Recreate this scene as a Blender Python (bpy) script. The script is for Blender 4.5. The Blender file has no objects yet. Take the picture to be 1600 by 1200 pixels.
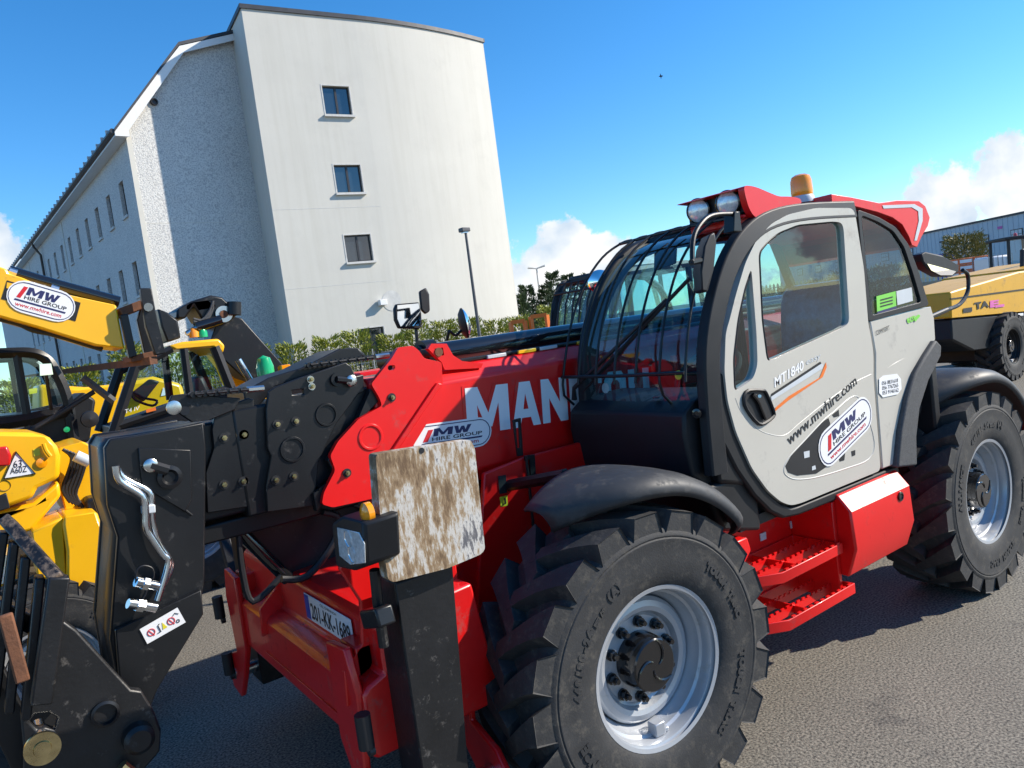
import bpy, bmesh, math, random
from mathutils import Vector, Matrix, geometry
random.seed(7)
sc = bpy.context.scene
col = sc.collection
R = math.radians

# ------------------------------------------------------------------ camera
CAM = Vector((-2.0696, -2.1372, 2.0865)); YAW, PITCH, ROLL, FPX = 0.6191, -0.0758, -0.1317, 1173.51
fw = Vector((math.sin(YAW)*math.cos(PITCH), math.cos(YAW)*math.cos(PITCH), math.sin(PITCH)))
rt = Vector((math.cos(YAW), -math.sin(YAW), 0)); up = rt.cross(fw)
rt2 = rt*math.cos(ROLL) + up*math.sin(ROLL); up2 = up*math.cos(ROLL) - rt*math.sin(ROLL)
cd = bpy.data.cameras.new('camera'); cam = bpy.data.objects.new('camera', cd); col.objects.link(cam)
m = Matrix.Identity(4)
for i in range(3):
    m[i][0] = rt2[i]; m[i][1] = up2[i]; m[i][2] = -fw[i]; m[i][3] = CAM[i]
cam.matrix_world = m
cd.sensor_width = 36; cd.lens = FPX/1600*36; cd.clip_start = .05; cd.clip_end = 4000
sc.camera = cam

# ------------------------------------------------------------------ light
SUN = Vector((1.8, -1.0, 1.3)).normalized()           # towards the sun
sun_el = math.asin(SUN.z); sun_az = math.atan2(SUN.x, SUN.y)   # clockwise from +Y
ld = bpy.data.lights.new('sun', 'SUN'); ld.energy = 4.9; ld.angle = R(.55); ld.color = (1, .915, .79)
lo = bpy.data.objects.new('sun', ld); col.objects.link(lo); lo.location = (20, -10, 30)
lo.rotation_euler = SUN.to_track_quat('Z', 'Y').to_euler()
w = bpy.data.worlds.new('World'); sc.world = w; w.use_nodes = True
nt = w.node_tree; nt.nodes.clear()
def N(t, **k):
    n = nt.nodes.new(t)
    for a, b in k.items(): setattr(n, a, b)
    return n
L = lambda a, b: nt.links.new(a, b)
sky = N('ShaderNodeTexSky', sky_type='NISHITA', sun_disc=False, sun_elevation=sun_el, sun_rotation=sun_az, air_density=1.0, dust_density=.1, ozone_density=1.6, altitude=0)
tc = N('ShaderNodeTexCoord')
# cumulus heaps standing low round the whole horizon
heaps = [(52.5,-1,5.5), (37.2,2.8,3.8), (41.5,3.2,4.4), (46,2,4), (70,4,4.4), (66,3.2,4.8), (75.5,6.2,4.4), (81,3,6), (1.5,7.2,4.2), (-3.5,6.5,5.4), (-9,6,6), (-17,3,6), (100,3,7), (118,4,7), (140,2,6), (165,4,8), (190,3,7), (220,5,8), (246,2,7), (275,4,8), (301,3,7), (325,3,6)]
nz = N('ShaderNodeTexNoise'); nz.inputs['Scale'].default_value = 13; nz.inputs['Detail'].default_value = 9; nz.inputs['Roughness'].default_value = .62
L(tc.outputs['Generated'], nz.inputs['Vector'])
acc = None
for az, el, rad in heaps:
    d = (math.sin(R(az))*math.cos(R(el)), math.cos(R(az))*math.cos(R(el)), math.sin(R(el)))
    vm = N('ShaderNodeVectorMath', operation='DISTANCE'); vm.inputs[1].default_value = d
    L(tc.outputs['Generated'], vm.inputs[0])
    mr = N('ShaderNodeMapRange'); mr.inputs['From Min'].default_value = R(rad)*1.25; mr.inputs['From Max'].default_value = 0
    mr.inputs['To Min'].default_value = 0; mr.inputs['To Max'].default_value = 1
    L(vm.outputs['Value'], mr.inputs['Value'])
    if acc is None: acc = mr.outputs[0]
    else:
        mx = N('ShaderNodeMath', operation='MAXIMUM'); L(acc, mx.inputs[0]); L(mr.outputs[0], mx.inputs[1]); acc = mx.outputs[0]
ad = N('ShaderNodeMath', operation='ADD'); L(acc, ad.inputs[0])
n2 = N('ShaderNodeMath', operation='MULTIPLY_ADD'); L(nz.outputs['Fac'], n2.inputs[0]); n2.inputs[1].default_value = 1.7; n2.inputs[2].default_value = -.85
L(n2.outputs[0], ad.inputs[1])
cm = N('ShaderNodeMapRange', interpolation_type='SMOOTHSTEP'); cm.inputs['From Min'].default_value = .36; cm.inputs['From Max'].default_value = .50
L(ad.outputs[0], cm.inputs['Value'])
nb = N('ShaderNodeTexNoise'); nb.inputs['Scale'].default_value = 14; nb.inputs['Detail'].default_value = 6
mp = N('ShaderNodeMapping'); mp.inputs['Location'].default_value = (.05, -.02, -.04); L(tc.outputs['Generated'], mp.inputs['Vector']); L(mp.outputs[0], nb.inputs['Vector'])
cr = N('ShaderNodeValToRGB'); cr.color_ramp.elements[0].position = .36; cr.color_ramp.elements[0].color = (3.3, 3.9, 4.6, 1)
cr.color_ramp.elements[1].position = .6; cr.color_ramp.elements[1].color = (5.5, 5.5, 5.4, 1)
L(nb.outputs['Fac'], cr.inputs[0])
hs = N('ShaderNodeHueSaturation'); hs.inputs['Saturation'].default_value = 1.22; hs.inputs['Value'].default_value = .92
tn = N('ShaderNodeMix', data_type='RGBA', blend_type='MULTIPLY'); tn.inputs['Factor'].default_value = 1; tn.inputs['B'].default_value = (.78, .96, 1.14, 1)
L(sky.outputs[0], tn.inputs['A']); L(tn.outputs['Result'], hs.inputs['Color'])
mixc = N('ShaderNodeMix', data_type='RGBA'); L(cm.outputs[0], mixc.inputs['Factor']); L(hs.outputs[0], mixc.inputs['A']); L(cr.outputs[0], mixc.inputs['B'])
bg = N('ShaderNodeBackground'); bg.inputs['Strength'].default_value = .135; L(mixc.outputs['Result'], bg.inputs['Color'])
wo = N('ShaderNodeOutputWorld'); L(bg.outputs[0], wo.inputs['Surface'])
vs = sc.view_settings; vs.view_transform = 'Standard'; vs.look = 'None'; vs.exposure = 0.6; sc.cycles.transparent_max_bounces = 48; sc.cycles.max_bounces = 10; vs.gamma = 1; vs.use_curve_mapping = False

# ------------------------------------------------------------------ pixel -> direction -> point on a known plane
def ray(u, v): return fw + rt2*((u-800)/FPX) - up2*((v-600)/FPX)
def on(u, v, ax, val):
    d = ray(u, v); return CAM + d*((val-CAM[ax])/d[ax])
def PX(u, v, x): return on(u, v, 0, x)
def PY(u, v, y): return on(u, v, 1, y)
def PZ(u, v, z): return on(u, v, 2, z)

# ------------------------------------------------------------------ mesh helpers
WM = {}
def link(o, parent=None):
    col.objects.link(o)
    if parent is not None:
        o.parent = parent; o.matrix_parent_inverse = WM[parent.name].inverted()
    WM[o.name] = Matrix.Identity(4) if o.type != 'EMPTY' else Matrix.Translation(o.location)
    return o
def thing(name, label, cat, loc, group=None):
    o = bpy.data.objects.new(name, None); o.location = loc; o.empty_display_size = .3
    link(o); return tag(o, label, cat, group)
def tag(o, label, cat, group=None, kind=None):
    o['label'] = label; o['category'] = cat
    if group: o['group'] = group
    if kind: o['kind'] = kind
    return o
def smoothpts(pts, n=4, closed=True):
    out = []; k = len(pts)
    rng = range(k) if closed else range(k-1)
    for i in rng:
        if closed: a, b, c, d = pts[i-1], pts[i], pts[(i+1) % k], pts[(i+2) % k]
        else: a, b, c, d = pts[max(i-1, 0)], pts[i], pts[i+1], pts[min(i+2, k-1)]
        a, b, c, d = map(Vector, (a, b, c, d))
        for j in range(n):
            t = j/n
            out.append(.5*((2*b)+(c-a)*t+(2*a-5*b+4*c-d)*t*t+(3*b-a-3*c+d)*t**3))
    if not closed: out.append(Vector(pts[-1]))
    return out
class MB:
    def __init__(s): s.v = []; s.f = []
    def add(s, vs_, fs):
        o = len(s.v); s.v += [tuple(q) for q in vs_]; s.f += [tuple(i+o for i in f) for f in fs]; return s
    def box(s, x0, x1, y0, y1, z0, z1, M=None):
        vs_ = [Vector((x, y, z)) for x in (x0, x1) for y in (y0, y1) for z in (z0, z1)]
        if M is not None: vs_ = [M @ q for q in vs_]
        return s.add(vs_, [(0,1,3,2),(4,6,7,5),(0,4,5,1),(2,3,7,6),(0,2,6,4),(1,5,7,3)])
    def prism(s, pts, vec, holes=()):
        vec = Vector(vec); loops = [[Vector(q) for q in pts]] + [[Vector(q) for q in h] for h in holes]
        flat = [q for l in loops for q in l]; n = len(flat)
        if holes:
            bm = bmesh.new(); bv = [bm.verts.new(q) for q in flat]; ed = []; o = 0
            for l in loops:
                k = len(l); ed += [bm.edges.new((bv[o+i], bv[o+(i+1) % k])) for i in range(k)]; o += k
            bm.verts.index_update(); bmesh.ops.triangle_fill(bm, edges=ed, use_beauty=True); bm.verts.index_update()
            tris = [[v_.index for v_ in f_.verts] for f_ in bm.faces]; bm.free()
        else: tris = geometry.tessellate_polygon(loops)
        vs_ = flat + [q+vec for q in flat]
        fs = [tuple(t) for t in tris] + [tuple(i+n for i in reversed(t)) for t in tris]
        o = 0
        for l in loops:
            k = len(l)
            for i in range(k): a, b = o+i, o+(i+1) % k; fs.append((a, b, b+n, a+n))
            o += k
        return s.add(vs_, fs)
    def tube(s, path, r, n=8, closed=False, caps=True, sq=False):
        path = [Vector(q) for q in path]; k = len(path); rings = []; prev = None
        for i in range(k):
            if closed: t = path[(i+1) % k]-path[i-1]
            else: t = path[min(i+1, k-1)]-path[max(i-1, 0)]
            t.normalize()
            if prev is None:
                u_ = Vector((0, 0, 1)) if abs(t.z) < .9 else Vector((1, 0, 0)); u_ = (u_-t*u_.dot(t)).normalized()
            else: u_ = (prev-t*prev.dot(t)).normalized()
            prev = u_; w_ = t.cross(u_); rr = r[i] if isinstance(r, (list, tuple)) else r
            rings.append([path[i]+(u_*math.cos(2*math.pi*(j+.5)/n)+w_*math.sin(2*math.pi*(j+.5)/n))*rr for j in range(n)])
        vs_ = [q for g in rings for q in g]; fs = []
        for i in range(k if closed else k-1):
            for j in range(n):
                a, b = i*n, ((i+1) % k)*n; fs.append((a+j, a+(j+1) % n, b+(j+1) % n, b+j))
        if caps and not closed: fs += [tuple(range(n-1, -1, -1)), tuple(range((k-1)*n, k*n))]
        return s.add(vs_, fs)
    def cyl(s, a, b, r, n=20): return s.tube([a, b], r, n)
    def rev(s, prof, o, ax, n=48, cap0=False, cap1=False):
        o = Vector(o); ax = Vector(ax).normalized()
        e = Vector((0, 0, 1)) if abs(ax.z) < .9 else Vector((1, 0, 0)); e = (e-ax*e.dot(ax)).normalized(); g = ax.cross(e)
        vs_ = []; fs = []
        for a, r in prof:
            for j in range(n):
                th = 2*math.pi*j/n; vs_.append(o+ax*a+(e*math.cos(th)+g*math.sin(th))*r)
        for i in range(len(prof)-1):
            for j in range(n): fs.append((i*n+j, i*n+(j+1) % n, (i+1)*n+(j+1) % n, (i+1)*n+j))
        if cap0: fs.append(tuple(range(n)))
        if cap1: fs.append(tuple(range((len(prof)-1)*n, len(prof)*n)))
        return s.add(vs_, fs)
    def grid(s, rows, closed=False):
        k = len(rows[0]); vs_ = [q for r_ in rows for q in r_]; fs = []
        for i in range(len(rows)-1):
            for j in range(k if closed else k-1):
                fs.append((i*k+j, i*k+(j+1) % k, (i+1)*k+(j+1) % k, (i+1)*k+j))
        return s.add(vs_, fs)
    def build(s, name, mat, parent=None, bevel=0, smooth=35, solid=0, sub=0, loc=None, kind=None):
        me = bpy.data.meshes.new(name)
        bm = bmesh.new(); vv = [bm.verts.new(q) for q in s.v]
        for f in s.f:
            try: bm.faces.new([vv[i] for i in f])
            except ValueError: pass
        bmesh.ops.recalc_face_normals(bm, faces=bm.faces[:]); bm.to_mesh(me); bm.free()
        me.materials.append(mat)
        o = bpy.data.objects.new(name, me)
        if smooth:
            me.polygons.foreach_set('use_smooth', [True]*len(me.polygons)); me.set_sharp_from_angle(angle=R(smooth))
        if solid: q = o.modifiers.new('solid', 'SOLIDIFY'); q.thickness = solid; q.offset = 0
        if bevel: q = o.modifiers.new('bevel', 'BEVEL'); q.width = bevel; q.segments = 2; q.limit_method = 'ANGLE'; q.angle_limit = R(40); q.harden_normals = False
        if sub: q = o.modifiers.new('sub', 'SUBSURF'); q.levels = sub; q.render_levels = sub
        if loc is not None: o.location = loc
        link(o, parent)
        if kind: o['kind'] = kind
        return o
def rnd(pts, r, n=4):
    """outline with its corners rounded by at most r"""
    pts = [Vector(q) for q in pts]; out = []; k = len(pts)
    for i in range(k):
        a, b, c = pts[i-1], pts[i], pts[(i+1) % k]
        p = b+(a-b).normalized()*min(r, (a-b).length*.48); q = b+(c-b).normalized()*min(r, (c-b).length*.48)
        for j in range(n+1):
            t = j/n; out.append(p*(1-t)**2+b*2*t*(1-t)+q*t*t)
    return out
def plateY(pix, y, t, holes=(), sm=0, hsm=0, rd=0):
    """outline traced on the plane y, thickness t towards +y"""
    p = [PY(u, v, y) for u, v in pix]
    if sm: p = smoothpts(p, sm)
    if rd: p = rnd(p, rd)
    hh = []
    for h in holes:
        q = [PY(u, v, y) for u, v in h]; hh.append(smoothpts(q, hsm) if hsm else (rnd(q, rd) if rd else q))
    return MB().prism(p, (0, t, 0), hh)
def copy_tree(o, parent=None, M=Matrix.Identity(4)):
    c = o.copy(); col.objects.link(c)
    if parent is None: c.matrix_world = M
    else: c.parent = parent
    for ch in o.children: copy_tree(ch, c)
    return c

# ------------------------------------------------------------------ materials
def mat(name, colr, rough=.5, metal=0, var=.12, scale=6, bump=0, bscale=60, coat=0, spec=.5, dirt=None, dirtamt=0, emit=None):
    m_ = bpy.data.materials.new(name); m_.use_nodes = True; t = m_.node_tree; b = t.nodes['Principled BSDF']
    b.inputs['Roughness'].default_value = rough; b.inputs['Metallic'].default_value = metal
    b.inputs['Coat Weight'].default_value = coat; b.inputs['Coat Roughness'].default_value = .06; b.inputs['Specular IOR Level'].default_value = spec
    tcn = t.nodes.new('ShaderNodeTexCoord'); nn = t.nodes.new('ShaderNodeTexNoise'); nn.inputs['Scale'].default_value = scale; nn.inputs['Detail'].default_value = 6; nn.inputs['Roughness'].default_value = .65
    t.links.new(tcn.outputs['Object'], nn.inputs['Vector'])
    rp = t.nodes.new('ShaderNodeValToRGB'); c0 = [c*(1-var) for c in colr]; c1 = [min(c*(1+var), 1) for c in colr]
    rp.color_ramp.elements[0].position = .3; rp.color_ramp.elements[0].color = (*c0, 1); rp.color_ramp.elements[1].position = .7; rp.color_ramp.elements[1].color = (*c1, 1)
    t.links.new(nn.outputs['Fac'], rp.inputs[0]); out = rp.outputs[0]
    if dirt:
        n3 = t.nodes.new('ShaderNodeTexNoise'); n3.inputs['Scale'].default_value = scale*2.3; n3.inputs['Detail'].default_value = 10; n3.inputs['Roughness'].default_value = .75
        t.links.new(tcn.outputs['Object'], n3.inputs['Vector'])
        mrn = t.nodes.new('ShaderNodeMapRange'); mrn.inputs['From Min'].default_value = .62-dirtamt*.35; mrn.inputs['From Max'].default_value = .74-dirtamt*.25
        t.links.new(n3.outputs['Fac'], mrn.inputs['Value'])
        mm = t.nodes.new('ShaderNodeMix'); mm.data_type = 'RGBA'; t.links.new(mrn.outputs[0], mm.inputs['Factor']); t.links.new(out, mm.inputs['A']); mm.inputs['B'].default_value = (*dirt, 1); out = mm.outputs['Result']
        ma = t.nodes.new('ShaderNodeMapRange'); ma.inputs['To Min'].default_value = rough; ma.inputs['To Max'].default_value = min(rough+.35, .95); t.links.new(mrn.outputs[0], ma.inputs['Value']); t.links.new(ma.outputs[0], b.inputs['Roughness'])
    else:
        ma = t.nodes.new('ShaderNodeMapRange'); ma.inputs['To Min'].default_value = rough*.8; ma.inputs['To Max'].default_value = min(rough*1.25, 1); t.links.new(nn.outputs['Fac'], ma.inputs['Value']); t.links.new(ma.outputs[0], b.inputs['Roughness'])
    t.links.new(out, b.inputs['Base Color'])
    if bump:
        n4 = t.nodes.new('ShaderNodeTexNoise'); n4.inputs['Scale'].default_value = bscale; n4.inputs['Detail'].default_value = 4; t.links.new(tcn.outputs['Object'], n4.inputs['Vector'])
        bp = t.nodes.new('ShaderNodeBump'); bp.inputs['Strength'].default_value = bump; bp.inputs['Distance'].default_value = .01; t.links.new(n4.outputs['Fac'], bp.inputs['Height']); t.links.new(bp.outputs[0], b.inputs['Normal'])
    if emit: b.inputs['Emission Color'].default_value = (*colr, 1); b.inputs['Emission Strength'].default_value = emit
    return m_
def glassmat(name, tint, rmin=.04):
    m_ = bpy.data.materials.new(name); m_.use_nodes = True; t = m_.node_tree; t.nodes.clear()
    o = t.nodes.new('ShaderNodeOutputMaterial'); mx = t.nodes.new('ShaderNodeMixShader'); tr = t.nodes.new('ShaderNodeBsdfTransparent'); gl = t.nodes.new('ShaderNodeBsdfGlossy')
    tr.inputs[0].default_value = (*tint, 1); gl.inputs['Roughness'].default_value = .015; gl.inputs['Color'].default_value = (.95, 1, 1, 1)
    fr = t.nodes.new('ShaderNodeFresnel'); fr.inputs[0].default_value = 1.5
    a = t.nodes.new('ShaderNodeMath'); a.operation = 'MULTIPLY_ADD'; a.inputs[1].default_value = .9; a.inputs[2].default_value = rmin*.5; t.links.new(fr.outputs[0], a.inputs[0])
    ge = t.nodes.new('ShaderNodeNewGeometry'); iv = t.nodes.new('ShaderNodeMath'); iv.operation = 'SUBTRACT'; iv.inputs[0].default_value = 1; t.links.new(ge.outputs['Backfacing'], iv.inputs[1])
    ml = t.nodes.new('ShaderNodeMath'); ml.operation = 'MULTIPLY'; ml.use_clamp = True; t.links.new(a.outputs[0], ml.inputs[0]); t.links.new(iv.outputs[0], ml.inputs[1])
    t.links.new(ml.outputs[0], mx.inputs[0]); t.links.new(tr.outputs[0], mx.inputs[1]); t.links.new(gl.outputs[0], mx.inputs[2]); t.links.new(mx.outputs[0], o.inputs[0])
    return m_
M = {}
M['red'] = mat('red paint', (.74, .004, .004), .38, var=.04, scale=3, coat=.15, dirt=(.50, .035, .03), dirtamt=.14)
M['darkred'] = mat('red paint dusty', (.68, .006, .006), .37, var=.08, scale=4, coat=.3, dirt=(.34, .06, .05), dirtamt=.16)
M['black'] = mat('black satin paint', (.010, .0105, .012), .36, spec=.4, var=.2, scale=5, dirt=(.06, .058, .055), dirtamt=.10, bump=.03, bscale=90)
M['black_worn'] = mat('worn black steel', (.012, .012, .013), .40, spec=.4, var=.3, scale=7, dirt=(.12, .11, .10), dirtamt=.10, bump=.10, bscale=60)
M['scuffed'] = mat('scraped black steel', (.012, .012, .013), .42, var=.3, scale=9, dirt=(.24, .17, .12), dirtamt=.42, bump=.1, bscale=60)
M['plastic'] = mat('black moulded plastic', (.012, .0125, .0145), .5, var=.15, scale=8, bump=.05, bscale=400, spec=.35)
M['fender'] = mat('black fender plastic', (.030, .032, .036), .52, var=.2, scale=5, spec=.4, dirt=(.062, .062, .062), dirtamt=.30)
M['trim'] = mat('grained grey trim', (.060, .062, .066), .7, var=.35, scale=90, bump=.25, bscale=300)
M['grey'] = mat('warm grey cab paint', (.50, .475, .415), .36, var=.03, scale=2, coat=.25, dirt=(.36, .34, .30), dirtamt=.12)
M['rubber'] = mat('tyre rubber', (.026, .026, .027), .72, var=.25, scale=9, dirt=(.075, .068, .058), dirtamt=.30, bump=.12, bscale=120)
M['silver'] = mat('silver wheel paint', (.42, .44, .47), .34, metal=.35, var=.06, scale=5, dirt=(.38, .38, .37), dirtamt=.15)
M['gloss_black'] = mat('gloss black', (.008, .008, .009), .1, coat=.5)
M['steel'] = mat('bright steel', (.6, .6, .58), .25, metal=1, var=.1)
M['zinc'] = mat('zinc plated tube', (.66, .68, .70), .2, metal=1, var=.1)
M['brass'] = mat('yellow zinc', (.62, .50, .26), .28, metal=1, var=.3, scale=14)
M['yellow'] = mat('yellow paint', (.86, .45, .004), .36, var=.04, scale=3, coat=.25, dirt=(.55, .30, .03), dirtamt=.07)
M['dumper'] = mat('ochre yellow paint', (.64, .34, .012), .42, var=.06, scale=2, dirt=(.36, .22, .06), dirtamt=.2)
M['white'] = mat('white vinyl', (.80, .80, .80), .4, var=.03)
M['ink'] = mat('black print', (.012, .012, .014), .5)
M['navy'] = mat('navy print', (.02, .022, .10), .45)
M['redink'] = mat('red print', (.58, .012, .02), .45)
M['orange'] = mat('orange', (.75, .17, .02), .4, var=.08)
M['orangelens'] = mat('amber lens', (.95, .32, .004), .15, coat=.6, var=.1)
M['greenlens'] = mat('green lens', (.01, .36, .12), .2, coat=.5)
M['redlens'] = mat('red lens', (.55, .01, .01), .2, coat=.5)
M['green'] = mat('green sticker', (.20, .62, .07), .45)
M['limeyellow'] = mat('yellow sticker', (.72, .62, .03), .5)
M['blue'] = mat('blue plate band', (.01, .06, .40), .4)
M['bluegrey'] = mat('pale print', (.55, .58, .60), .35, var=.05)
M['seat'] = mat('seat under film', (.10, .17, .24), .16, var=.55, scale=14, bump=.5, bscale=22, coat=.5)
M['rust'] = mat('rust', (.15, .060, .028), .8, var=.35, scale=18, bump=.2, bscale=90)
M['mirror'] = mat('mirror glass', (.9, .9, .9), .02, metal=1, var=0)
M['lens'] = mat('lamp lens', (.72, .75, .76), .18, metal=.3, var=.3, scale=60, coat=.8)
M['glass'] = glassmat('cab glass', (.78, .93, .95), .05)
M['glass_dark'] = glassmat('tinted cab glass', (.70, .84, .85), .05)
M['winglass'] = mat('window glass', (.018, .028, .040), .04, spec=1.0, coat=1)
M['pink'] = mat('magenta print', (.62, .12, .38), .5)
def padmat():
    m_ = mat('scraped stabiliser pad', (.20, .10, .04), .8); t = m_.node_tree; b = t.nodes['Principled BSDF']
    tcn = t.nodes.new('ShaderNodeTexCoord'); mpn = t.nodes.new('ShaderNodeMapping'); mpn.inputs['Rotation'].default_value = (0, .35, 0); mpn.inputs['Scale'].default_value = (34, 10, 9); t.links.new(tcn.outputs['Object'], mpn.inputs[0])
    n1 = t.nodes.new('ShaderNodeTexNoise'); n1.inputs['Scale'].default_value = 1.6; n1.inputs['Detail'].default_value = 9; n1.inputs['Roughness'].default_value = .72; t.links.new(mpn.outputs[0], n1.inputs['Vector'])
    n2_ = t.nodes.new('ShaderNodeTexNoise'); n2_.inputs['Scale'].default_value = 5; n2_.inputs['Detail'].default_value = 5; t.links.new(tcn.outputs['Object'], n2_.inputs['Vector'])
    s_ = t.nodes.new('ShaderNodeMath'); s_.operation = 'MULTIPLY_ADD'; t.links.new(n2_.outputs[0], s_.inputs[0]); s_.inputs[1].default_value = .55; t.links.new(n1.outputs[0], s_.inputs[2])
    sx = t.nodes.new('ShaderNodeSeparateXYZ'); t.links.new(tcn.outputs['Object'], sx.inputs[0]); gx = t.nodes.new('ShaderNodeMapRange'); gx.inputs['From Min'].default_value = -.90; gx.inputs['From Max'].default_value = -.60; gx.inputs['To Min'].default_value = -.085; gx.inputs['To Max'].default_value = .055; t.links.new(sx.outputs[0], gx.inputs['Value'])
    s2_ = t.nodes.new('ShaderNodeMath'); t.links.new(s_.outputs[0], s2_.inputs[0]); t.links.new(gx.outputs[0], s2_.inputs[1]); s_ = s2_
    rp = t.nodes.new('ShaderNodeValToRGB'); e = rp.color_ramp.elements; e[0].position = .58; e[0].color = (.13, .078, .04, 1); e[1].position = .98; e[1].color = (.10, .10, .11, 1)
    for pos, c in ((.68, (.25, .165, .09, 1)), (.74, (.33, .25, .16, 1)), (.78, (.44, .40, .35, 1)), (.86, (.54, .52, .48, 1)), (.91, (.16, .15, .15, 1))):
        q = e.new(pos); q.color = c
    t.links.new(s_.outputs[0], rp.inputs[0]); t.links.new(rp.outputs[0], b.inputs['Base Color'])
    bp = t.nodes.new('ShaderNodeBump'); bp.inputs['Strength'].default_value = .35; bp.inputs['Distance'].default_value = .004; t.links.new(n1.outputs[0], bp.inputs['Height']); t.links.new(bp.outputs[0], b.inputs['Normal'])
    return m_
M['pad'] = padmat()

# ------------------------------------------------------------------ lettering (flat print, thin meshes)
def textmesh(s, size=1, bold=0, shear=0, ext=.0, space=1):
    cu = bpy.data.curves.new('lettering', 'FONT'); cu.body = s; cu.size = size; cu.offset = bold; cu.shear = shear; cu.extrude = ext; cu.align_x = 'CENTER'; cu.align_y = 'CENTER'; cu.resolution_u = 3; cu.space_character = space
    o = bpy.data.objects.new('lettering', cu); col.objects.link(o); dg = bpy.context.evaluated_depsgraph_get()
    me = bpy.data.meshes.new_from_object(o.evaluated_get(dg)); vs_ = [v.co.copy() for v in me.vertices]; fs = [tuple(p.vertices) for p in me.polygons]
    bpy.data.objects.remove(o); bpy.data.curves.remove(cu); bpy.data.meshes.remove(me)
    return vs_, fs
def text(name, s, mt, parent, corner, ex, ey, height=None, width=None, bold=0, shear=0, out=.002, space=1):
    """letters fitted in the box that starts at corner with edge vectors ex (along the line) and ey (up)"""
    vs_, fs = textmesh(s, 1, bold, shear, space=space)
    x0 = min(v.x for v in vs_); x1 = max(v.x for v in vs_); y0 = min(v.y for v in vs_); y1 = max(v.y for v in vs_)
    ex = Vector(ex); ey = Vector(ey); nrm = ex.cross(ey).normalized(); corner = Vector(corner)
    q = [corner+ex*((v.x-x0)/(x1-x0))+ey*((v.y-y0)/(y1-y0))+nrm*out for v in vs_]
    return MB().add(q, fs).build(name, mt, parent, smooth=0)
def flat(name, mt, parent, pts, out, th=.0008):
    pts = [Vector(p) for p in pts]; n_ = sum((pts[i].cross(pts[(i+1) % len(pts)]) for i in range(len(pts))), Vector()).normalized()
    return MB().prism([p+n_*out for p in pts], n_*th).build(name, mt, parent, smooth=0)
GL = {'M': [(0,0),(0,1),(.28,1),(.5,.42),(.72,1),(1,1),(1,0),(.75,0),(.75,.62),(.57,.12),(.43,.12),(.25,.62),(.25,0)],
      'A': [(0,0),(.31,1),(.69,1),(1,0),(.73,0),(.66,.2),(.34,.2),(.27,0)], 'N': [(0,0),(0,1),(.3,1),(.71,.44),(.71,1),(1,1),(1,0),(.7,0),(.29,.56),(.29,0)],
      'I': [(0,0),(0,1),(1,1),(1,0)], 'T': [(.34,0),(.34,.76),(0,.76),(0,1),(1,1),(1,.76),(.66,.76),(.66,0)],
      'O': [(0,.2),(0,.8),(.2,1),(.8,1),(1,.8),(1,.2),(.8,0),(.2,0)], 'U': [(0,.2),(0,1),(.3,1),(.3,.3),(.4,.22),(.6,.22),(.7,.3),(.7,1),(1,1),(1,.2),(.8,0),(.2,0)],
      'W': [(0,1),(.23,1),(.31,.38),(.42,.9),(.58,.9),(.69,.38),(.77,1),(1,1),(.82,0),(.58,0),(.5,.45),(.42,0),(.18,0)]}
GH = {'A': [(.41,.39),(.59,.39),(.5,.74)], 'O': [(.3,.3),(.3,.7),(.4,.78),(.6,.78),(.7,.7),(.7,.3),(.6,.22),(.4,.22)]}
def glyphs(name, s, mt, parent, corner, ex, ey, spans, shear, out):
    """heavy block letters, each cut as one flat piece"""
    corner, ex, ey = Vector(corner), Vector(ex), Vector(ey); n_ = ex.cross(ey).normalized(); b = MB()
    for ch, (a0, a1) in zip(s, spans):
        q = lambda p: corner+ex*(a0+(a1-a0)*p[0]+shear*(p[1]-.5)*ey.length/ex.length)+ey*p[1]+n_*out
        b.prism([q(p) for p in GL[ch]], n_*.0006, [[q(p) for p in GH[ch]]] if ch in GH else ())
    return b.build(name, mt, parent, smooth=0)
def capsule(c, ex, ey, k=10):
    """stadium outline, half extents as vectors"""
    c, ex, ey = Vector(c), Vector(ex), Vector(ey); h = ey.length; wv = ex.normalized(); W = max(ex.length-h, 0); pts = []
    for i in range(k+1):
        a = -math.pi/2+math.pi*i/k; pts.append(c+wv*(W+h*math.cos(a))+ey*math.sin(a))
    for i in range(k+1):
        a = math.pi/2+math.pi*i/k; pts.append(c+wv*(-W+h*math.cos(a))+ey*math.sin(a))
    return pts
def hire_sticker(parent, c, ex, ey, o=.002):
    """white oval: red bar, initials, HIRE GROUP, rule, web address"""
    c, ex, ey = Vector(c), Vector(ex), Vector(ey)
    st = flat('hire_sticker', M['white'], parent, capsule(c, ex, ey), o)
    outer = capsule(c, ex*.965, ey*.88); inner = capsule(c, ex*.945, ey*.82)
    n_ = ex.cross(ey).normalized()
    MB().prism([p+n_*(o+.0012) for p in outer], n_*.0006, [[p+n_*(o+.0012) for p in inner]]).build('border', M['navy'], st, smooth=0)
    P = lambda a, b: c+ex*a+ey*b
    flat('red_bar', M['redink'], st, [P(-.72, -.16), P(-.60, -.16), P(-.47, .60), P(-.59, .60)], o+.0012)
    glyphs('initials', 'MW', M['navy'], st, P(-.46, .14), ex*.92, ey*.50, [(0, .5), (.53, 1)], .16, o+.0016)
    text('company_line', 'HIRE GROUP', M['ink'], st, P(-.50, -.16), ex*1.25, ey*.24, bold=.02, out=o+.0016)
    flat('rule', M['navy'], st, [P(-.76, -.36), P(.74, -.36), P(.76, -.25), P(-.74, -.25)], o+.0012)
    text('web_line', 'www.mwhire.com', M['redink'], st, P(-.70, -.68), ex*1.36, ey*.26, bold=.015, out=o+.0016)
    return st
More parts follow.
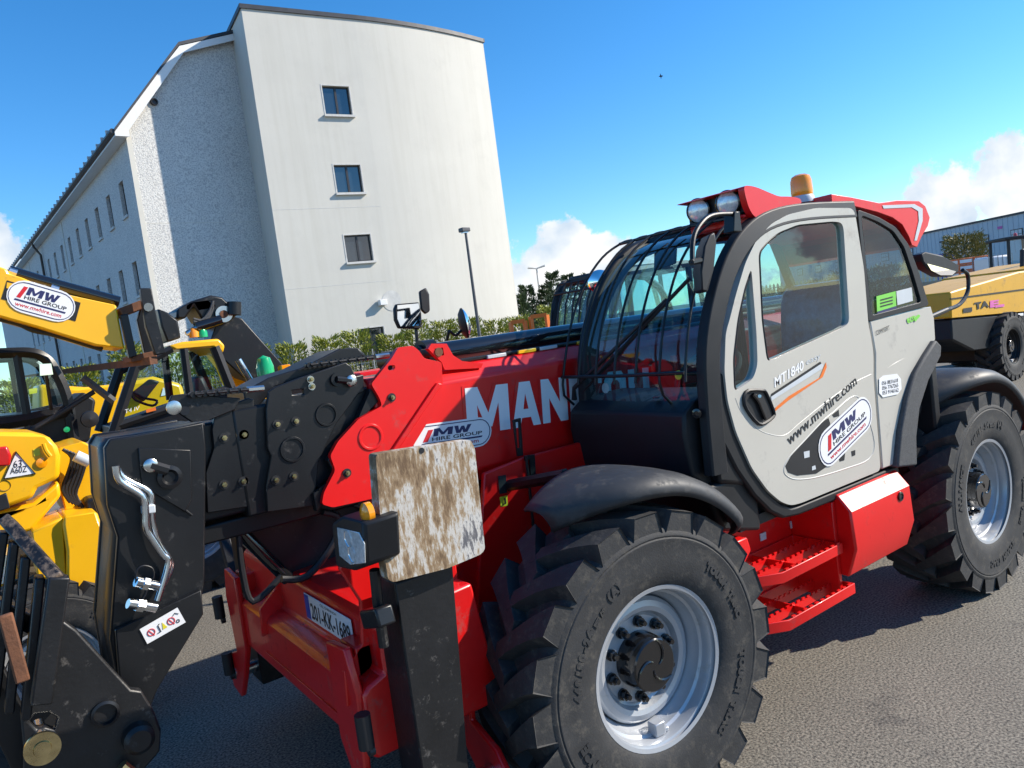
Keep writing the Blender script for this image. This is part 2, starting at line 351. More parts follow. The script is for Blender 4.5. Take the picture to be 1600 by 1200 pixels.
# ------------------------------------------------------------------ wheels (shared meshes)
def tyre_mesh():
    b = MB(); n = 80
    half = [(.0, .333), (-.012, .350), (-.022, .40), (-.026, .46), (-.024, .51), (-.0265, .519), (-.0265, .526), (-.0225, .531), (-.0255, .538), (-.0245, .546), (-.014, .566), (.012, .582), (.06, .588), (.13, .590), (.20, .590)]
    prof = half + [(.40-a, r) for a, r in reversed(half)]
    b.rev(prof, (0, 0, 0), (0, 1, 0), n)
    K = 20
    for side in (0, 1):
        for k in range(K):
            ph0 = 2*math.pi*(k+.5*side)/K
            rows = []
            T = [-.06, .0, .12, .3, .5, .75, 1.0]
            for t in T:
                tt = max(t, 0); lat = -.024+.262*tt; dphi = .30*tt**1.15
                top = .640+.008*math.sin(min(tt*1.2, 1)*math.pi/2) - (.004 if t < 0 else 0)
                hw = .060-.022*min(tt*1.6, 1); bw = hw+.017
                base = .580 if tt > .1 else .553
                if t < 0: lat = -.019; top = .634; base = .549; hw -= .004
                if side: lat = .40-lat
                ph = ph0+dphi
                def pt(r, wd):
                    a = ph+wd/r; return Vector((r*math.cos(a), lat, r*math.sin(a)))
                rows.append([pt(base, -bw), pt(top, -hw), pt(top, hw), pt(base, bw)])
            b.grid(rows)
            o = len(b.v)-len(rows)*4; b.f += [(o, o+1, o+2, o+3), tuple(len(b.v)-4+i for i in range(4))]
    return b
def ring_text(s, r, h, mid, mt, name, parent, span=None, loc=None, up_out=True, yoff=-.0285):
    """raised letters round the sidewall, angle mid in degrees measured from +x towards +z"""
    b = MB(); n = len(s); span = span or n*h*.85/r
    for i, ch in enumerate(s):
        if ch == ' ': continue
        vs_, fs = textmesh(ch, h*1.35, .004, ext=.0015)
        a = R(mid)-(i-(n-1)/2)*span/n
        er = Vector((math.cos(a), 0, math.sin(a))); et = Vector((math.sin(a), 0, -math.cos(a)))
        b.add([er*(r+v.y)+et*v.x+Vector((0, yoff-v.z+.004*abs(r-.46)/.06, 0)) for v in vs_], fs)
    return b.build(name, mt, parent, smooth=0, loc=loc)
def make_wheel(machine, cx, cy, cz, rz, near, first=None):
    rim = MB().rev([(.0, .318), (-.004, .335), (.004, .338), (.012, .330), (.018, .312), (.040, .304), (.062, .303), (.070, .292), (.098, .286), (.112, .276), (.128, .270), (.15, .266), (.34, .27), (.36, .31), (.385, .335), (.39, .33)], (0, 0, 0), (0, 1, 0), 72)
    rim.rev([(.150, .266), (.118, .262), (.104, .248), (.098, .225), (.104, .205), (.128, .192), (.135, .180), (.135, .09)], (0, 0, 0), (0, 1, 0), 64, cap1=True)
    wh = rim.build('wheel', M['silver'], machine, smooth=30)
    parts = [wh]
    parts.append(tyre_mesh().build('tyre', M['rubber'], wh, smooth=28))
    parts.append(MB().rev([(.135, .118), (.06, .116), (.05, .112), (.035, .110), (.030, .104), (.030, 0.001)], (0, 0, 0), (0, 1, 0), 40).build('hub_cap', M['gloss_black'], wh))
    sw = MB()
    for a0 in (0, 2.09, 4.19):
        pp = []
        for i in range(9):
            t = i/8; a = a0+t*1.4; rr = .02+.085*t; pp.append(Vector((rr*math.cos(a), .029, rr*math.sin(a))))
        sw.tube(pp, [.003+.004*math.sin(math.pi*i/8) for i in range(9)], 6)
    parts.append(sw.build('hub_ridge', M['gloss_black'], wh))
    for k in range(10):
        a = 2*math.pi*k/10+.2; c = Vector((.158*math.cos(a), .135, .158*math.sin(a)))
        nb_ = MB().tube([c, c+Vector((0, -.012, 0))], .024, 16).tube([c+Vector((0, -.012, 0)), c+Vector((0, -.034, 0))], .019, 6).tube([c+Vector((0, -.034, 0)), c+Vector((0, -.052, 0))], .011, 10)
        parts.append(nb_.build('wheel_nut', M['gloss_black'], wh, smooth=30))
    parts.append(MB().box(-.035, .02, .035, .085, -.300, -.245).box(.02, .042, .04, .06, -.30, -.28).build('valve_guard', M['silver'], wh, bevel=.005))
    if near:
        for s_, r_, h_, mid, sp in (('440/80-24', .435, .034, 158, .62), ('TOUGH TRAC', .455, .036, -32, .80), ('ALLIANCE', .455, .040, 215, .62), ('(A)', .44, .034, 118, .2), ('TOUGH TRAC', .455, .03, 30, .7), ('158 A8', .425, .018, 133, .18)):
            parts.append(ring_text(s_, r_, h_, mid, M['rubber'], 'sidewall_lettering', wh, sp))
    for p_ in parts: WM[p_.name] = Matrix.Identity(4)
    wh.matrix_world = Matrix.Translation((cx, cy, cz)) @ Matrix.Rotation(rz, 4, 'Z')
    return wh
def place_wheel_copy(src, machine, Mx):
    """a wheel copied onto another axle end (meshes shared)"""
    c = src.copy(); col.objects.link(c); c.parent = machine; c.matrix_parent_inverse = WM[machine.name].inverted(); c.matrix_basis = Mx
    for ch in src.children:
        if ch.name.startswith('sidewall') and False: continue
        d = ch.copy(); col.objects.link(d); d.parent = c
    return c
# ------------------------------------------------------------------ ground
def asphalt():
    m_ = mat('asphalt', (.15, .143, .128), .85, var=.16, scale=.5, dirt=(.085, .083, .08), dirtamt=.10); t = m_.node_tree; b = t.nodes['Principled BSDF']
    tcn = t.nodes.new('ShaderNodeTexCoord')
    v = t.nodes.new('ShaderNodeTexVoronoi'); v.inputs['Scale'].default_value = 160; t.links.new(tcn.outputs['Object'], v.inputs['Vector'])
    n1 = t.nodes.new('ShaderNodeTexNoise'); n1.inputs['Scale'].default_value = 80; n1.inputs['Detail'].default_value = 3; t.links.new(tcn.outputs['Object'], n1.inputs['Vector'])
    rp = t.nodes.new('ShaderNodeValToRGB'); e = rp.color_ramp.elements; e[0].position = .32; e[0].color = (.22, .22, .22, 1); e[1].position = .72; e[1].color = (2.05, 1.95, 1.75, 1)
    t.links.new(n1.outputs[0], rp.inputs[0])
    old = b.inputs['Base Color'].links[0].from_socket
    mm = t.nodes.new('ShaderNodeMix'); mm.data_type = 'RGBA'; mm.blend_type = 'MULTIPLY'; mm.inputs['Factor'].default_value = 1; t.links.new(old, mm.inputs['A']); t.links.new(rp.outputs[0], mm.inputs['B']); t.links.new(mm.outputs['Result'], b.inputs['Base Color'])
    bp = t.nodes.new('ShaderNodeBump'); bp.inputs['Strength'].default_value = .35; bp.inputs['Distance'].default_value = .003; t.links.new(v.outputs['Distance'], bp.inputs['Height']); t.links.new(bp.outputs[0], b.inputs['Normal'])
    return m_
M['asphalt'] = asphalt()
g = MB().box(-1500, 1500, -1500, 1500, -.3, 0).build('ground', M['asphalt'], smooth=0)
g['kind'] = 'structure'; g['label'] = 'grey tarmac yard under the machines'
# ------------------------------------------------------------------ the red telehandler
TH = thing('telehandler', 'red telehandler with grey cab door, black boom head and raised stabilisers', 'telehandler', (1.5, 1.2, 0))
CY = 1.21
W0 = make_wheel(TH, 0, 0, .64, -.06, True)
place_wheel_copy(W0, TH, Matrix.Translation((3.07, 0, .64)) @ Matrix.Rotation(R(51), 4, 'Y'))
place_wheel_copy(W0, TH, Matrix.Translation((0, 2.42, .64)) @ Matrix.Rotation(math.pi-.06, 4, 'Z'))
place_wheel_copy(W0, TH, Matrix.Translation((3.07, 2.42, .64)) @ Matrix.Rotation(math.pi, 4, 'Z'))
# axles, frame
MB().cyl((0, .16, .64), (0, 2.26, .64), .085).box(-.16, .16, .95, 1.47, .46, .80).build('axle', M['black'], TH, bevel=.01)
MB().cyl((3.07, .16, .64), (3.07, 2.26, .64), .085).box(2.91, 3.23, .95, 1.47, .46, .80).build('axle', M['black'], TH, bevel=.01)
fr = MB().prism([(-1.0, .93, .72), (-.55, .93, .62), (3.4, .93, .62), (3.7, .93, .9), (3.7, .93, 1.2), (2.2, .93, 1.2), (1.6, .93, 1.0), (.55, .93, 1.0), (.1, .93, 1.16), (-.6, .93, 1.16), (-1.0, .93, 1.0)], (0, .05, 0))
fr.prism([(-1.0, 1.62, .72), (-.55, 1.62, .62), (3.4, 1.62, .62), (3.7, 1.62, .9), (3.7, 1.62, 1.2), (2.2, 1.62, 1.2), (1.6, 1.62, 1.0), (.55, 1.62, 1.0), (.1, 1.62, 1.16), (-.6, 1.62, 1.16), (-1.0, 1.62, 1.0)], (0, .05, 0))
fr.box(-.7, 3.4, .98, 1.62, .62, .66)
frame = fr.build('chassis_frame', M['red'], TH, bevel=.006)
MB().box(.75, 3.2, 1.68, 2.30, .62, 1.72).build('engine_cover', M['red'], TH, bevel=.04)
MB().box(3.4, 3.85, .7, 2.0, .7, 1.2).build('counterweight', M['red'], TH, bevel=.06)
MB().box(-.45, .75, 1.68, 2.2, 1.10, 1.40).build('engine_cover', M['plastic'], TH, bevel=.04)
# inner wheel-arch sheet (red) beside the boom, seen above the tyre
MB().prism([PY(u, v, .90) for u, v in ((757, 740), (820, 714), (920, 688), (940, 697), (975, 760), (975, 900), (960, 1040), (740, 1060))], (0, .03, 0)).build('side_sheet', M['red'], TH, bevel=.006)
MB().prism([PY(u, v, .897) for u, v in ((778, 744), (790, 742), (792, 770), (780, 772))], (0, -.002, 0)).build('sheet_slot', M['ink'], TH, smooth=0)
flat('warning_sticker', M['limeyellow'], TH, [PY(u, v, .897) for u, v in ((781, 777), (793, 774), (794, 790), (783, 792))], .002)
text('sticker_mark', 'J', M['ink'], TH, PY(785, 789, .895), PY(791, 788, .895)-PY(785, 789, .895), PY(784, 779, .895)-PY(785, 789, .895), bold=.03)
# ---- front crossbeam
def beamprof(y, sx=0):
    return [(-1.10+sx, y, .62), (-1.12+sx, y, .64), (-1.12+sx, y, .86), (-1.10+sx, y, .885), (-1.035+sx, y, .91), (-1.03+sx, y, .925), (-1.03+sx, y, 1.075), (-1.0+sx, y, 1.10), (-.62+sx, y, 1.12), (-.55+sx, y, .62)]
cb = MB().prism(beamprof(.34), (0, 1.66, 0)).build('front_beam', M['darkred'], TH, bevel=.018)
for y in (.44, 1.42):
    MB().prism([(-1.15, y, .80), (-1.14, y, .93), (-1.06, y, 1.0), (-1.04, y, 1.16), (-1.10, y, 1.30), (-1.04, y, 1.42), (-.98, y, 1.36), (-.9, y, 1.22), (-.62, y, 1.22), (-.62, y, .9)], (0, .022, 0)).build('beam_cheek', M['darkred'], TH, bevel=.006)
MB().prism([(-1.126, .5, .66), (-1.126, 1.5, .66), (-1.126, 1.5, .70), (-1.126, .5, .70)], (.006, 0, 0)).build('beam_rib', M['darkred'], TH, bevel=.002)
# number plate on the upper face
xp = -1.036
pl = MB().prism([(xp, .57, .945), (xp, 1.07, .945), (xp, 1.07, 1.058), (xp, .57, 1.058)], (-.004, 0, 0)).build('number_plate', M['white'], TH, bevel=.001)
xq = xp-.0045
MB().prism([(xq, 1.015, .948), (xq, 1.066, .948), (xq, 1.066, 1.055), (xq, 1.015, 1.055)], (-.0006, 0, 0)).build('blue_band', M['blue'], pl, smooth=0)
text('registration', '201-KK-1689', M['ink'], pl, (xq, 1.0, .958), (0, -.415, 0), (0, 0, .072), bold=.012, out=.0012)
text('county_line', 'CILL CHAINNIGH', M['ink'], pl, (xq, .88, 1.040), (0, -.17, 0), (0, 0, .011), out=.0012)
# ---- stabilisers: housing, leg folded up, foot pad
def stabiliser(near):
    s = 1 if near else -1
    Yf = (lambda y: y) if near else (lambda y: 2.42-y)
    xa, xb = -1.02, -.70
    hp = [(Yf(.40), .56), (Yf(.24), .50), (Yf(.16), .40), (Yf(.20), .30), (Yf(.34), .28), (Yf(.46), .42), (Yf(.60), .62), (Yf(.60), 1.0), (Yf(.42), 1.02), (Yf(.36), .86)]
    st = MB().prism([(xa-.118, y, z) for y, z in hp], (.03, 0, 0)).prism([(xb+.02, y, z) for y, z in hp], (.03, 0, 0)).box(xa-.07, xb+.02, min(Yf(.44), Yf(.58)), max(Yf(.44), Yf(.58)), .64, 1.0).build('stabiliser_housing', M['darkred'], TH, bevel=.008)
    leg = MB().prism([(-1.02, Yf(.16), .30), (-.86, Yf(.16), .30), (-.79, Yf(.16), 1.29), (-1.02, Yf(.16), 1.29)], (0, s*.19, 0)).build('stabiliser_leg', M['black_worn'], TH, bevel=.014)
    for z in (.46, .78):
        MB().tube([(xa-.143, Yf(.27), z+.06), (xa-.143, Yf(.27), z-.06)], .028, 12).tube([(xa-.14, Yf(.27), z-.075), (xa-.12, Yf(.27), z-.075)], .02, 10).build('locking_pin', M['ink'], st)
    MB().cyl((xa-.12, Yf(.28), .40), (xb+.07, Yf(.28), .40), .035, 16).build('pivot_pin', M['steel'], st)
    return leg
leg = stabiliser(True)
stabiliser(False)
MB().tube([PX(345, 822, -.88), PX(388, 980, -.88)], .045, 4).build('stabiliser_leg', M['black'], TH, bevel=.006)
padpix = [(587, 712), (592, 709), (735, 687), (742, 700), (758, 858), (752, 866), (700, 888), (614, 910), (606, 905), (597, 838), (604, 828), (595, 818)]
pd = MB().prism(rnd([PY(u, v, .10) for u, v in padpix], .01, 2), (0, .055, 0)).build('stabiliser_foot', M['pad'], TH, bevel=.012)
MB().prism([PY(u, v, .155) for u, v in ((600, 720), (735, 700), (748, 850), (615, 895))], (0, .07, 0)).build('foot_bracket', M['black_worn'], pd, bevel=.01)
MB().cyl(PY(659, 704, .098), PY(659, 704, .11)+Vector((0, .04, 0)), .010, 14).build('foot_hole', M['ink'], pd)
# ---- head lamp on its post
def lampbox(pts, c):
    return pts
lx = -1.14
lp = [PX(u, v, lx) for u, v in ((517, 818), (531, 808), (568, 818), (572, 885), (552, 893), (524, 886))]
lh = MB().prism(lp, (.12, -.02, .01)).build('head_lamp', M['plastic'], TH, bevel=.012)
MB().prism([PX(u, v, lx-.004) for u, v in ((526, 824), (560, 832), (569, 850), (570, 880), (548, 883), (530, 868))], (.004, 0, 0)).build('lamp_lens', M['lens'], lh, bevel=.002)
for k in range(2):
    MB().rev([(0, .028), (.01, .022), (.012, .001)], PX(543+k*6, 842+k*24, lx-.006), (1, 0, 0), 20).build('reflector', M['mirror'], lh)
MB().rev([(0, .035), (-.02, .035), (-.03, .02), (-.031, .001)], PX(579, 800, lx+.05), (1, 0, 0), 20).build('indicator', M['orangelens'], lh)
MB().tube([PX(585, 890, -1.08), PX(590, 940, -1.08), PX(600, 1010, -1.08)], .018, 10).build('lamp_post', M['black_worn'], lh)
MB().tube([PX(577, 965, -1.09), PX(603, 962, -1.09)], .045, 4).build('post_clamp', M['black'], lh, bevel=.008)
# ---- boom: outer red section
by0, by1 = 1.02, 1.50
bp_ = [(by0+.0, 1.40), (by0, 1.86), (by0+.07, 1.935), (by1-.07, 1.935), (by1, 1.86), (by1, 1.40), (by1-.07, 1.33), (by0+.07, 1.33)]
boom = MB().prism([(-.60, y, z) for y, z in bp_], (4.2, 0, 0)).build('outer_boom', M['red'], TH, bevel=.012)
MB().prism([(-.2, by0-.004, 1.66), (1.2, by0-.004, 1.66), (1.2, by0-.004, 1.664), (-.2, by0-.004, 1.664)], (0, .006, 0)).build('weld_seam', M['red'], boom, smooth=0)
# red end plate (traced) with circle embossings and bolts
ep = [(580, 600), (612, 560), (622, 543), (645, 540), (655, 548), (663, 560), (690, 566), (692, 600), (690, 620), (668, 660), (640, 706), (588, 778), (520, 793), (503, 788), (506, 770), (524, 735), (516, 712), (528, 690), (560, 655), (597, 634), (593, 622)]
yo = 1.0
epl = plateY(ep, yo-.012, .03, [[(606, 571), (618, 570), (617, 578), (606, 579)]], rd=.014).build('boom_end_plate', M['red'], TH, bevel=.006)
for u, v, r_ in ((579, 683, .062),):
    MB().rev([(0, r_), (-.005, r_-.004), (-.005, r_-.012), (-.001, r_-.016)], PY(u, v, yo-.012), (0, 1, 0), 32).build('embossed_ring', M['red'], epl)
def bolt(u, v, y, par, washer=.020):
    c = PY(u, v, y); d = Vector((0, -1, 0))
    MB().rev([(0, washer), (.003, washer), (.003, .001)], c, d, 20).build('washer', M['steel'] if washer < .019 else M['ink'], par)
    MB().tube([c+d*.003, c+d*.014], .011, 6).tube([c+d*.014, c+d*.024], .006, 10).build('bolt', M['brass'], par, smooth=30)
for u, v in ((612, 621), (542, 739)): bolt(u, v, yo-.014, epl)
rib = plateY([(605, 715), (614, 716), (692, 600), (684, 598)], yo-.03, .03).build('end_plate_rib', M['red'], epl, bevel=.004)
brk = plateY([(669, 545), (674, 537), (698, 537), (708, 555), (722, 564), (755, 568), (752, 575), (695, 578), (690, 566)], yo+.04, .03, [[(679, 545), (692, 543), (694, 555), (681, 557)]]).build('cylinder_bracket', M['red'], TH, bevel=.005)
MB().cyl(PY(686, 550, yo+.035), PY(686, 550, yo+.035)+Vector((0, .3, 0)), .022, 18).build('bracket_pin', M['rust'], brk)
# lift/telescope cylinder lying on the boom
cyl = MB().cyl((-.22, 1.25, 1.992), (2.9, 1.25, 1.992), .064, 28).build('telescope_cylinder', M['gloss_black'], TH)
MB().cyl((-.20, 1.25, 1.992), (-.13, 1.25, 1.992), .085, 28).build('cylinder_gland', M['black'], cyl)
MB().cyl((-.36, 1.25, 1.995), (-.2, 1.25, 1.992), .034, 18).build('cylinder_rod', M['steel'], cyl)
MB().cyl((-.33, 1.10, 1.995), (-.33, 1.40, 1.995), .05, 20).build('rod_eye', M['black'], cyl)
for k, (xx, mt_) in enumerate(((.1, 'bluegrey'), (.3, 'yellow'), (.45, 'bluegrey'), (.72, 'yellow'))):
    MB().box(xx, xx+.12, 1.09, 1.13, 1.936, 1.955).build('hose_clip', M[mt_], boom, bevel=.003)
MB().tube([(-.1, 1.11, 1.948), (2.6, 1.11, 1.948)], .012, 8).build('boom_hose', M['black'], boom)
# MANITOU lettering along the boom side
A = PY(729, 674, by0); B_ = PY(909, 655, by0); T_ = PY(729, 612, by0)
hgt = Vector((0, 0, .205)); wid = Vector((1.52, 0, 0)); base = Vector((-.115, by0, 1.575))
spn = [(-.12, .14), (.155, .34), (.355, .53), (.55, .62), (.64, .79), (.81, .98), (1.0, 1.17)]
gx0, gw = -.12, 1.29; spn = [((p-gx0)/gw, (q-gx0)/gw) for p, q in spn]
gex = Vector((gw, 0, -.075)); gey = Vector((0, 0, .235))
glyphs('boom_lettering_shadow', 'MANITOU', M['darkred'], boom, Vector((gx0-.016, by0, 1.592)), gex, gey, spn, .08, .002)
glyphs('boom_lettering', 'MANITOU', M['white'], boom, Vector((gx0, by0, 1.58)), gex, gey, spn, .08, .004)
hire_sticker(boom, PY(706, 681, by0), (PY(768, 672, by0)-PY(642, 690, by0))*.5, (PY(706, 657, by0)-PY(706, 704, by0))*.5, o=.006)
# latch handles on the far side of the arch sheet
lat = MB().prism([PY(u, v, .93) for u, v in ((802, 656), (814, 653), (818, 712), (809, 713))], (0, .012, 0), [[PY(u, v, .93) for u, v in ((806, 660), (811, 659), (813, 700), (809, 700))]]).build('latch_plate', M['black'], TH, bevel=.002)
MB().tube([PY(822, 713, .88), PY(827, 760, .88), PY(834, 830, .88)], .008, 8).build('latch_rod', M['black'], lat)
MB().prism([PY(u, v, .885) for u, v in ((820, 712), (836, 710), (838, 748), (830, 748), (828, 718), (821, 720))], (0, .012, 0)).build('latch_arm', M['black'], lat, bevel=.002)
# ---- inner boom sections (black) and their bolted plates
MB().box(-1.22, -.6, 1.06, 1.46, 1.44, 1.90).build('middle_boom', M['black'], TH, bevel=.012)
MB().box(-1.46, -1.1, 1.09, 1.43, 1.46, 1.86).build('inner_boom', M['black'], TH, bevel=.012)
p1 = plateY([(420, 612), (432, 604), (470, 590), (540, 566), (549, 572), (556, 588), (568, 585), (569, 612), (560, 616), (525, 663), (498, 722), (492, 790), (418, 800), (416, 760), (424, 712), (418, 700), (416, 640)], 1.035, .025, [[(456, 610), (474, 608), (475, 616), (457, 617)]]).build('boom_side_plate', M['black'], TH, bevel=.004)
for u, v in ((433, 663), (462, 658), (431, 750), (459, 744), (485, 593), (487, 604)): bolt(u, v, 1.033, p1, .016 if u > 480 else .02)
for u, v, r_ in ((510, 648, .052), (457, 702, .056)):
    MB().rev([(0, r_), (-.006, r_-.003), (-.006, r_-.010), (.012, r_-.014), (.012, .001)], PY(u, v, 1.034), (0, 1, 0), 36).build('plate_boss', M['black'], p1)
MB().rev([(0, .03), (-.012, .03), (-.012, .016), (.0, .014)], PY(526, 593, 1.032), (0, 1, 0), 24).build('pin_boss', M['black'], p1)
MB().tube([PY(526, 593, 1.02), PY(548, 595, 1.02)], .016, 8).build('pin_keeper', M['black'], p1)
MB().rev([(0, .026), (-.012, .026), (-.016, .02), (-.016, .001)], PY(548, 595, 1.022), (0, 1, 0), 20).build('pin_bolt', M['steel'], p1)
plateY([(541, 760), (545, 710), (552, 672), (580, 607), (597, 622), (570, 650), (528, 690), (512, 720), (524, 740), (503, 790), (495, 800), (490, 770)], 1.012, .04).build('boom_wear_plate', M['black'], TH, bevel=.004)
p2 = plateY([(331, 672), (338, 640), (388, 622), (397, 624), (396, 720), (400, 790), (324, 802), (321, 740), (334, 700)], 1.065, .025).build('boom_side_plate', M['black'], TH, bevel=.004)
for u, v in ((350, 684), (381, 679), (350, 757), (380, 752)): bolt(u, v, 1.063, p2)
p3 = plateY([(270, 640), (262, 632), (268, 618), (290, 615), (376, 622), (368, 640), (330, 656), (300, 660)], 1.05, .02).build('chain_guard', M['black_worn'], TH, bevel=.004)
MB().rev([(0, .028), (-.01, .028), (-.012, .02), (-.012, .001)], PY(271, 637, 1.048), (0, 1, 0), 24).build('guard_bolt', M['steel'], p3)
MB().cyl(PY(289, 642, 1.05), PY(289, 642, 1.044), .018, 18).build('guard_hole', M['ink'], p3)
plateY([(380, 612), (420, 590), (470, 575), (530, 545), (560, 543), (570, 556), (540, 566), (470, 592), (432, 604), (400, 640), (385, 640)], 1.12, .26).build('boom_top_cover', M['black'], TH, bevel=.006)
plateY([(502, 565), (520, 550), (545, 543), (562, 545), (572, 556), (560, 562), (535, 562)], 1.20, .02).build('sheave_guard', M['black'], TH, bevel=.004)
# leaf chains
def chain(a, b, yv, par):
    pa, pb = PY(*a, yv), PY(*b, yv); n_ = int((pb-pa).length/.022); d = (pb-pa)/n_
    bb = MB()
    for i in range(n_):
        c = pa+d*(i+.5); bb.tube([c+Vector((0, -.014-.004*(i % 2), 0)), c+Vector((0, .02, 0))], .0125, 8)
        bb.tube([c-d*.75+Vector((0, -.006-.008*(i % 2), 0)), c+d*.75+Vector((0, -.006-.008*(i % 2), 0))], .007, 6)
    o = bb.build('leaf_chain', M['black_worn'], par)
    MB().tube([pb, pb+d*3.2], .014, 8).build('chain_anchor', M['steel'], par)
chain((478, 571), (586, 558), 1.08, TH); chain((296, 617), (385, 609), 1.04, TH)
# ---- boom head
hd = plateY([(163, 700), (172, 686), (215, 680), (318, 660), (322, 700), (320, 905), (312, 960), (245, 1078), (236, 1100), (186, 1086), (172, 1000), (184, 840), (168, 790)], 1.0, .035)
hd2 = [q for q in hd.v]
head = hd.prism([PY(u, v, 1.0)+Vector((0, .46, 0)) for u, v in ((163, 700), (172, 686), (215, 680), (318, 660), (322, 700), (320, 905), (312, 960), (245, 1078), (236, 1100), (186, 1086), (172, 1000), (184, 840), (168, 790))], (0, .035, 0)).build('boom_head', M['black'], TH, bevel=.006)
MB().grid([[PY(u, v, 1.035), PY(u, v, 1.035)+Vector((0, .43, 0))] for u, v in ((320, 664), (216, 684), (174, 690), (166, 704), (171, 790), (187, 840), (176, 1000), (189, 1080))]).build('head_front_sheet', M['black'], head, solid=.012)
MB().tube([PY(240, 762, .995), PY(262, 778, .995), PY(300, 805, .995)], [.004, .012, .004], 8).build('weld_bead', M['black'], head)
plateY([(216, 700), (298, 703), (300, 780), (290, 800), (222, 760)], .985, .016).build('head_doubler', M['black'], head, bevel=.003)
MB().rev([(0, .045), (-.02, .045), (-.024, .03), (-.012, .02), (-.012, .001)], PY(264, 745, .985), (0, 1, 0), 28).build('head_pin', M['black'], head)
MB().tube([PY(235, 727, .972), PY(262, 735, .972)], .022, 8).build('pin_keeper', M['black'], head)
MB().rev([(0, .026), (-.01, .026), (-.014, .02), (-.014, .001)], PY(235, 727, .968), (0, 1, 0), 20).build('pin_bolt', M['steel'], head)
for off in (0, 1):
    pp = [(181, 728), (188, 752), (222, 775), (228, 800), (229, 826), (238, 842), (254, 866), (263, 880), (246, 938)] if off else [(181, 728), (194, 748), (232, 768), (237, 790), (238, 815), (248, 850), (264, 874), (266, 888), (256, 912)]
    MB().tube(smoothpts([PY(u, v, .965-.03*off) for u, v in pp], 4, False), .0135, 12).build('hydraulic_pipe', M['zinc'], head)
MB().tube([PY(221, 797, .945), PY(242, 794, .945)], .022, 4).build('pipe_clamp', M['bluegrey'], head, bevel=.004)
for (u, v), (u2, v2) in (((212, 909), (246, 916)), ((200, 943), (243, 950))):
    a, b = PY(u, v, .92), PY(u2, v2, .94)
    MB().tube([a, a+(b-a)*.3], .018, 12).tube([a+(b-a)*.3, a+(b-a)*.55], .024, 6).tube([a+(b-a)*.55, b], .018, 12).build('quick_coupler', M['zinc'], head, smooth=30)
MB().tube(smoothpts([PY(u, v, .92) for u, v in ((212, 912), (214, 892), (224, 884), (238, 888), (240, 902), (232, 915), (224, 935), (205, 945))], 4, False), .003, 6).build('coupler_lanyard', M['ink'], head)
# lower wedge of the head with pictogram sticker
wd = plateY([(180, 985), (315, 922), (318, 960), (246, 1078), (236, 1104), (188, 1085)], .97, .03).build('head_lower_web', M['black'], head, bevel=.005)
sp = [PY(u, v, .968) for u, v in ((218, 983), (230, 1006), (290, 972), (277, 949))]
stk = flat('pictogram_sticker', M['white'], wd, sp, .002)
def pic(a, b): return sp[0].lerp(sp[3], a).lerp(sp[1].lerp(sp[2], a), b)+Vector((0, -.004, 0))
for a_ in (.2, .72):
    MB().tube([pic(a_, .5)+Vector((.013*math.cos(t*.5236), 0, .013*math.sin(t*.5236))) for t in range(12)], .0017, 5, closed=True).tube([pic(a_-.04, .3), pic(a_+.04, .75)], .0016, 5).build('prohibition_ring', M['redink'], stk)
MB().tube([pic(.32, .75), pic(.40, .75), pic(.40, .35), pic(.45, .3)], .002, 5).tube([pic(.86, .7)+Vector((.006*math.cos(t), 0, .006*math.sin(t))) for t in range(7)], .0015, 5).tube([pic(.8, .3), pic(.88, .2), pic(.95, .35)], .0015, 5).build('machine_pictogram', M['ink'], stk)
MB().prism([pic(.52, .3), pic(.58, .7), pic(.46, .7)], (0, -.0005, 0)).build('warning_triangle', M['limeyellow'], stk, smooth=0)
# tilt cylinder under the boom
MB().tube([PY(360, 815, 1.2), PY(450, 905, 1.2)], .030, 12).build('tilt_cylinder', M['gloss_black'], TH)
MB().box(-1.45, -.7, 1.12, 1.42, 1.36, 1.44).build('boom_underplate', M['black'], TH, bevel=.01)
plateY([(345, 815), (400, 800), (520, 780), (580, 800), (540, 850), (520, 900), (490, 900), (440, 900)], 1.28, .2).build('boom_foot_link', M['black'], TH, bevel=.01)
MB().tube(smoothpts([PY(u, v, 1.1) for u, v in ((505, 800), (530, 810), (520, 850), (480, 900), (440, 905))], 4, False), .016, 8).build('boom_hose', M['ink'], TH)
MB().tube(smoothpts([PY(u, v, 1.15) for u, v in ((372, 830), (378, 890), (395, 940), (440, 900))], 4, False), .014, 8).build('boom_hose', M['ink'], TH)
# ---- fork carriage: tilted frame, coupler plates, pin
CG = head
cgp = plateY([(75, 985), (84, 960), (120, 985), (170, 1040), (205, 1078), (222, 1080), (240, 1110), (252, 1140), (250, 1175), (215, 1215), (130, 1260), (35, 1260), (38, 1180), (32, 1120), (45, 1050)], .80, .045, [[(46, 1128), (55, 1116), (76, 1114), (90, 1122), (86, 1142), (70, 1136), (58, 1140)]]).build('coupler_plate', M['black_worn'], TH, bevel=.007)
plateY([(75, 985), (84, 960), (120, 985), (170, 1040), (205, 1078), (240, 1110), (252, 1140), (215, 1215), (35, 1260), (45, 1050)], 1.5, .045).build('coupler_plate', M['black_worn'], TH, bevel=.007)
MB().rev([(0, .045), (-.014, .045), (-.018, .036), (.02, .030), (.02, .001)], PY(164, 1114, .80), (0, 1, 0), 28).build('coupler_bush', M['black'], cgp)
MB().rev([(0, .052), (-.04, .050), (-.05, .036), (-.05, .001)], PY(215, 1150, .80), (0, 1, 0), 28).build('coupler_pin', M['black'], cgp)
MB().cyl(PY(215, 1150, .8), PY(215, 1150, 1.54), .04, 20).build('coupler_shaft', M['black'], cgp)
MB().rev([(0, .052), (-.012, .052), (-.012, .026), (-.017, .024), (-.017, .001)], PY(66, 1168, .70), (0, 1, 0), 36).build('locking_washer', M['brass'], cgp)
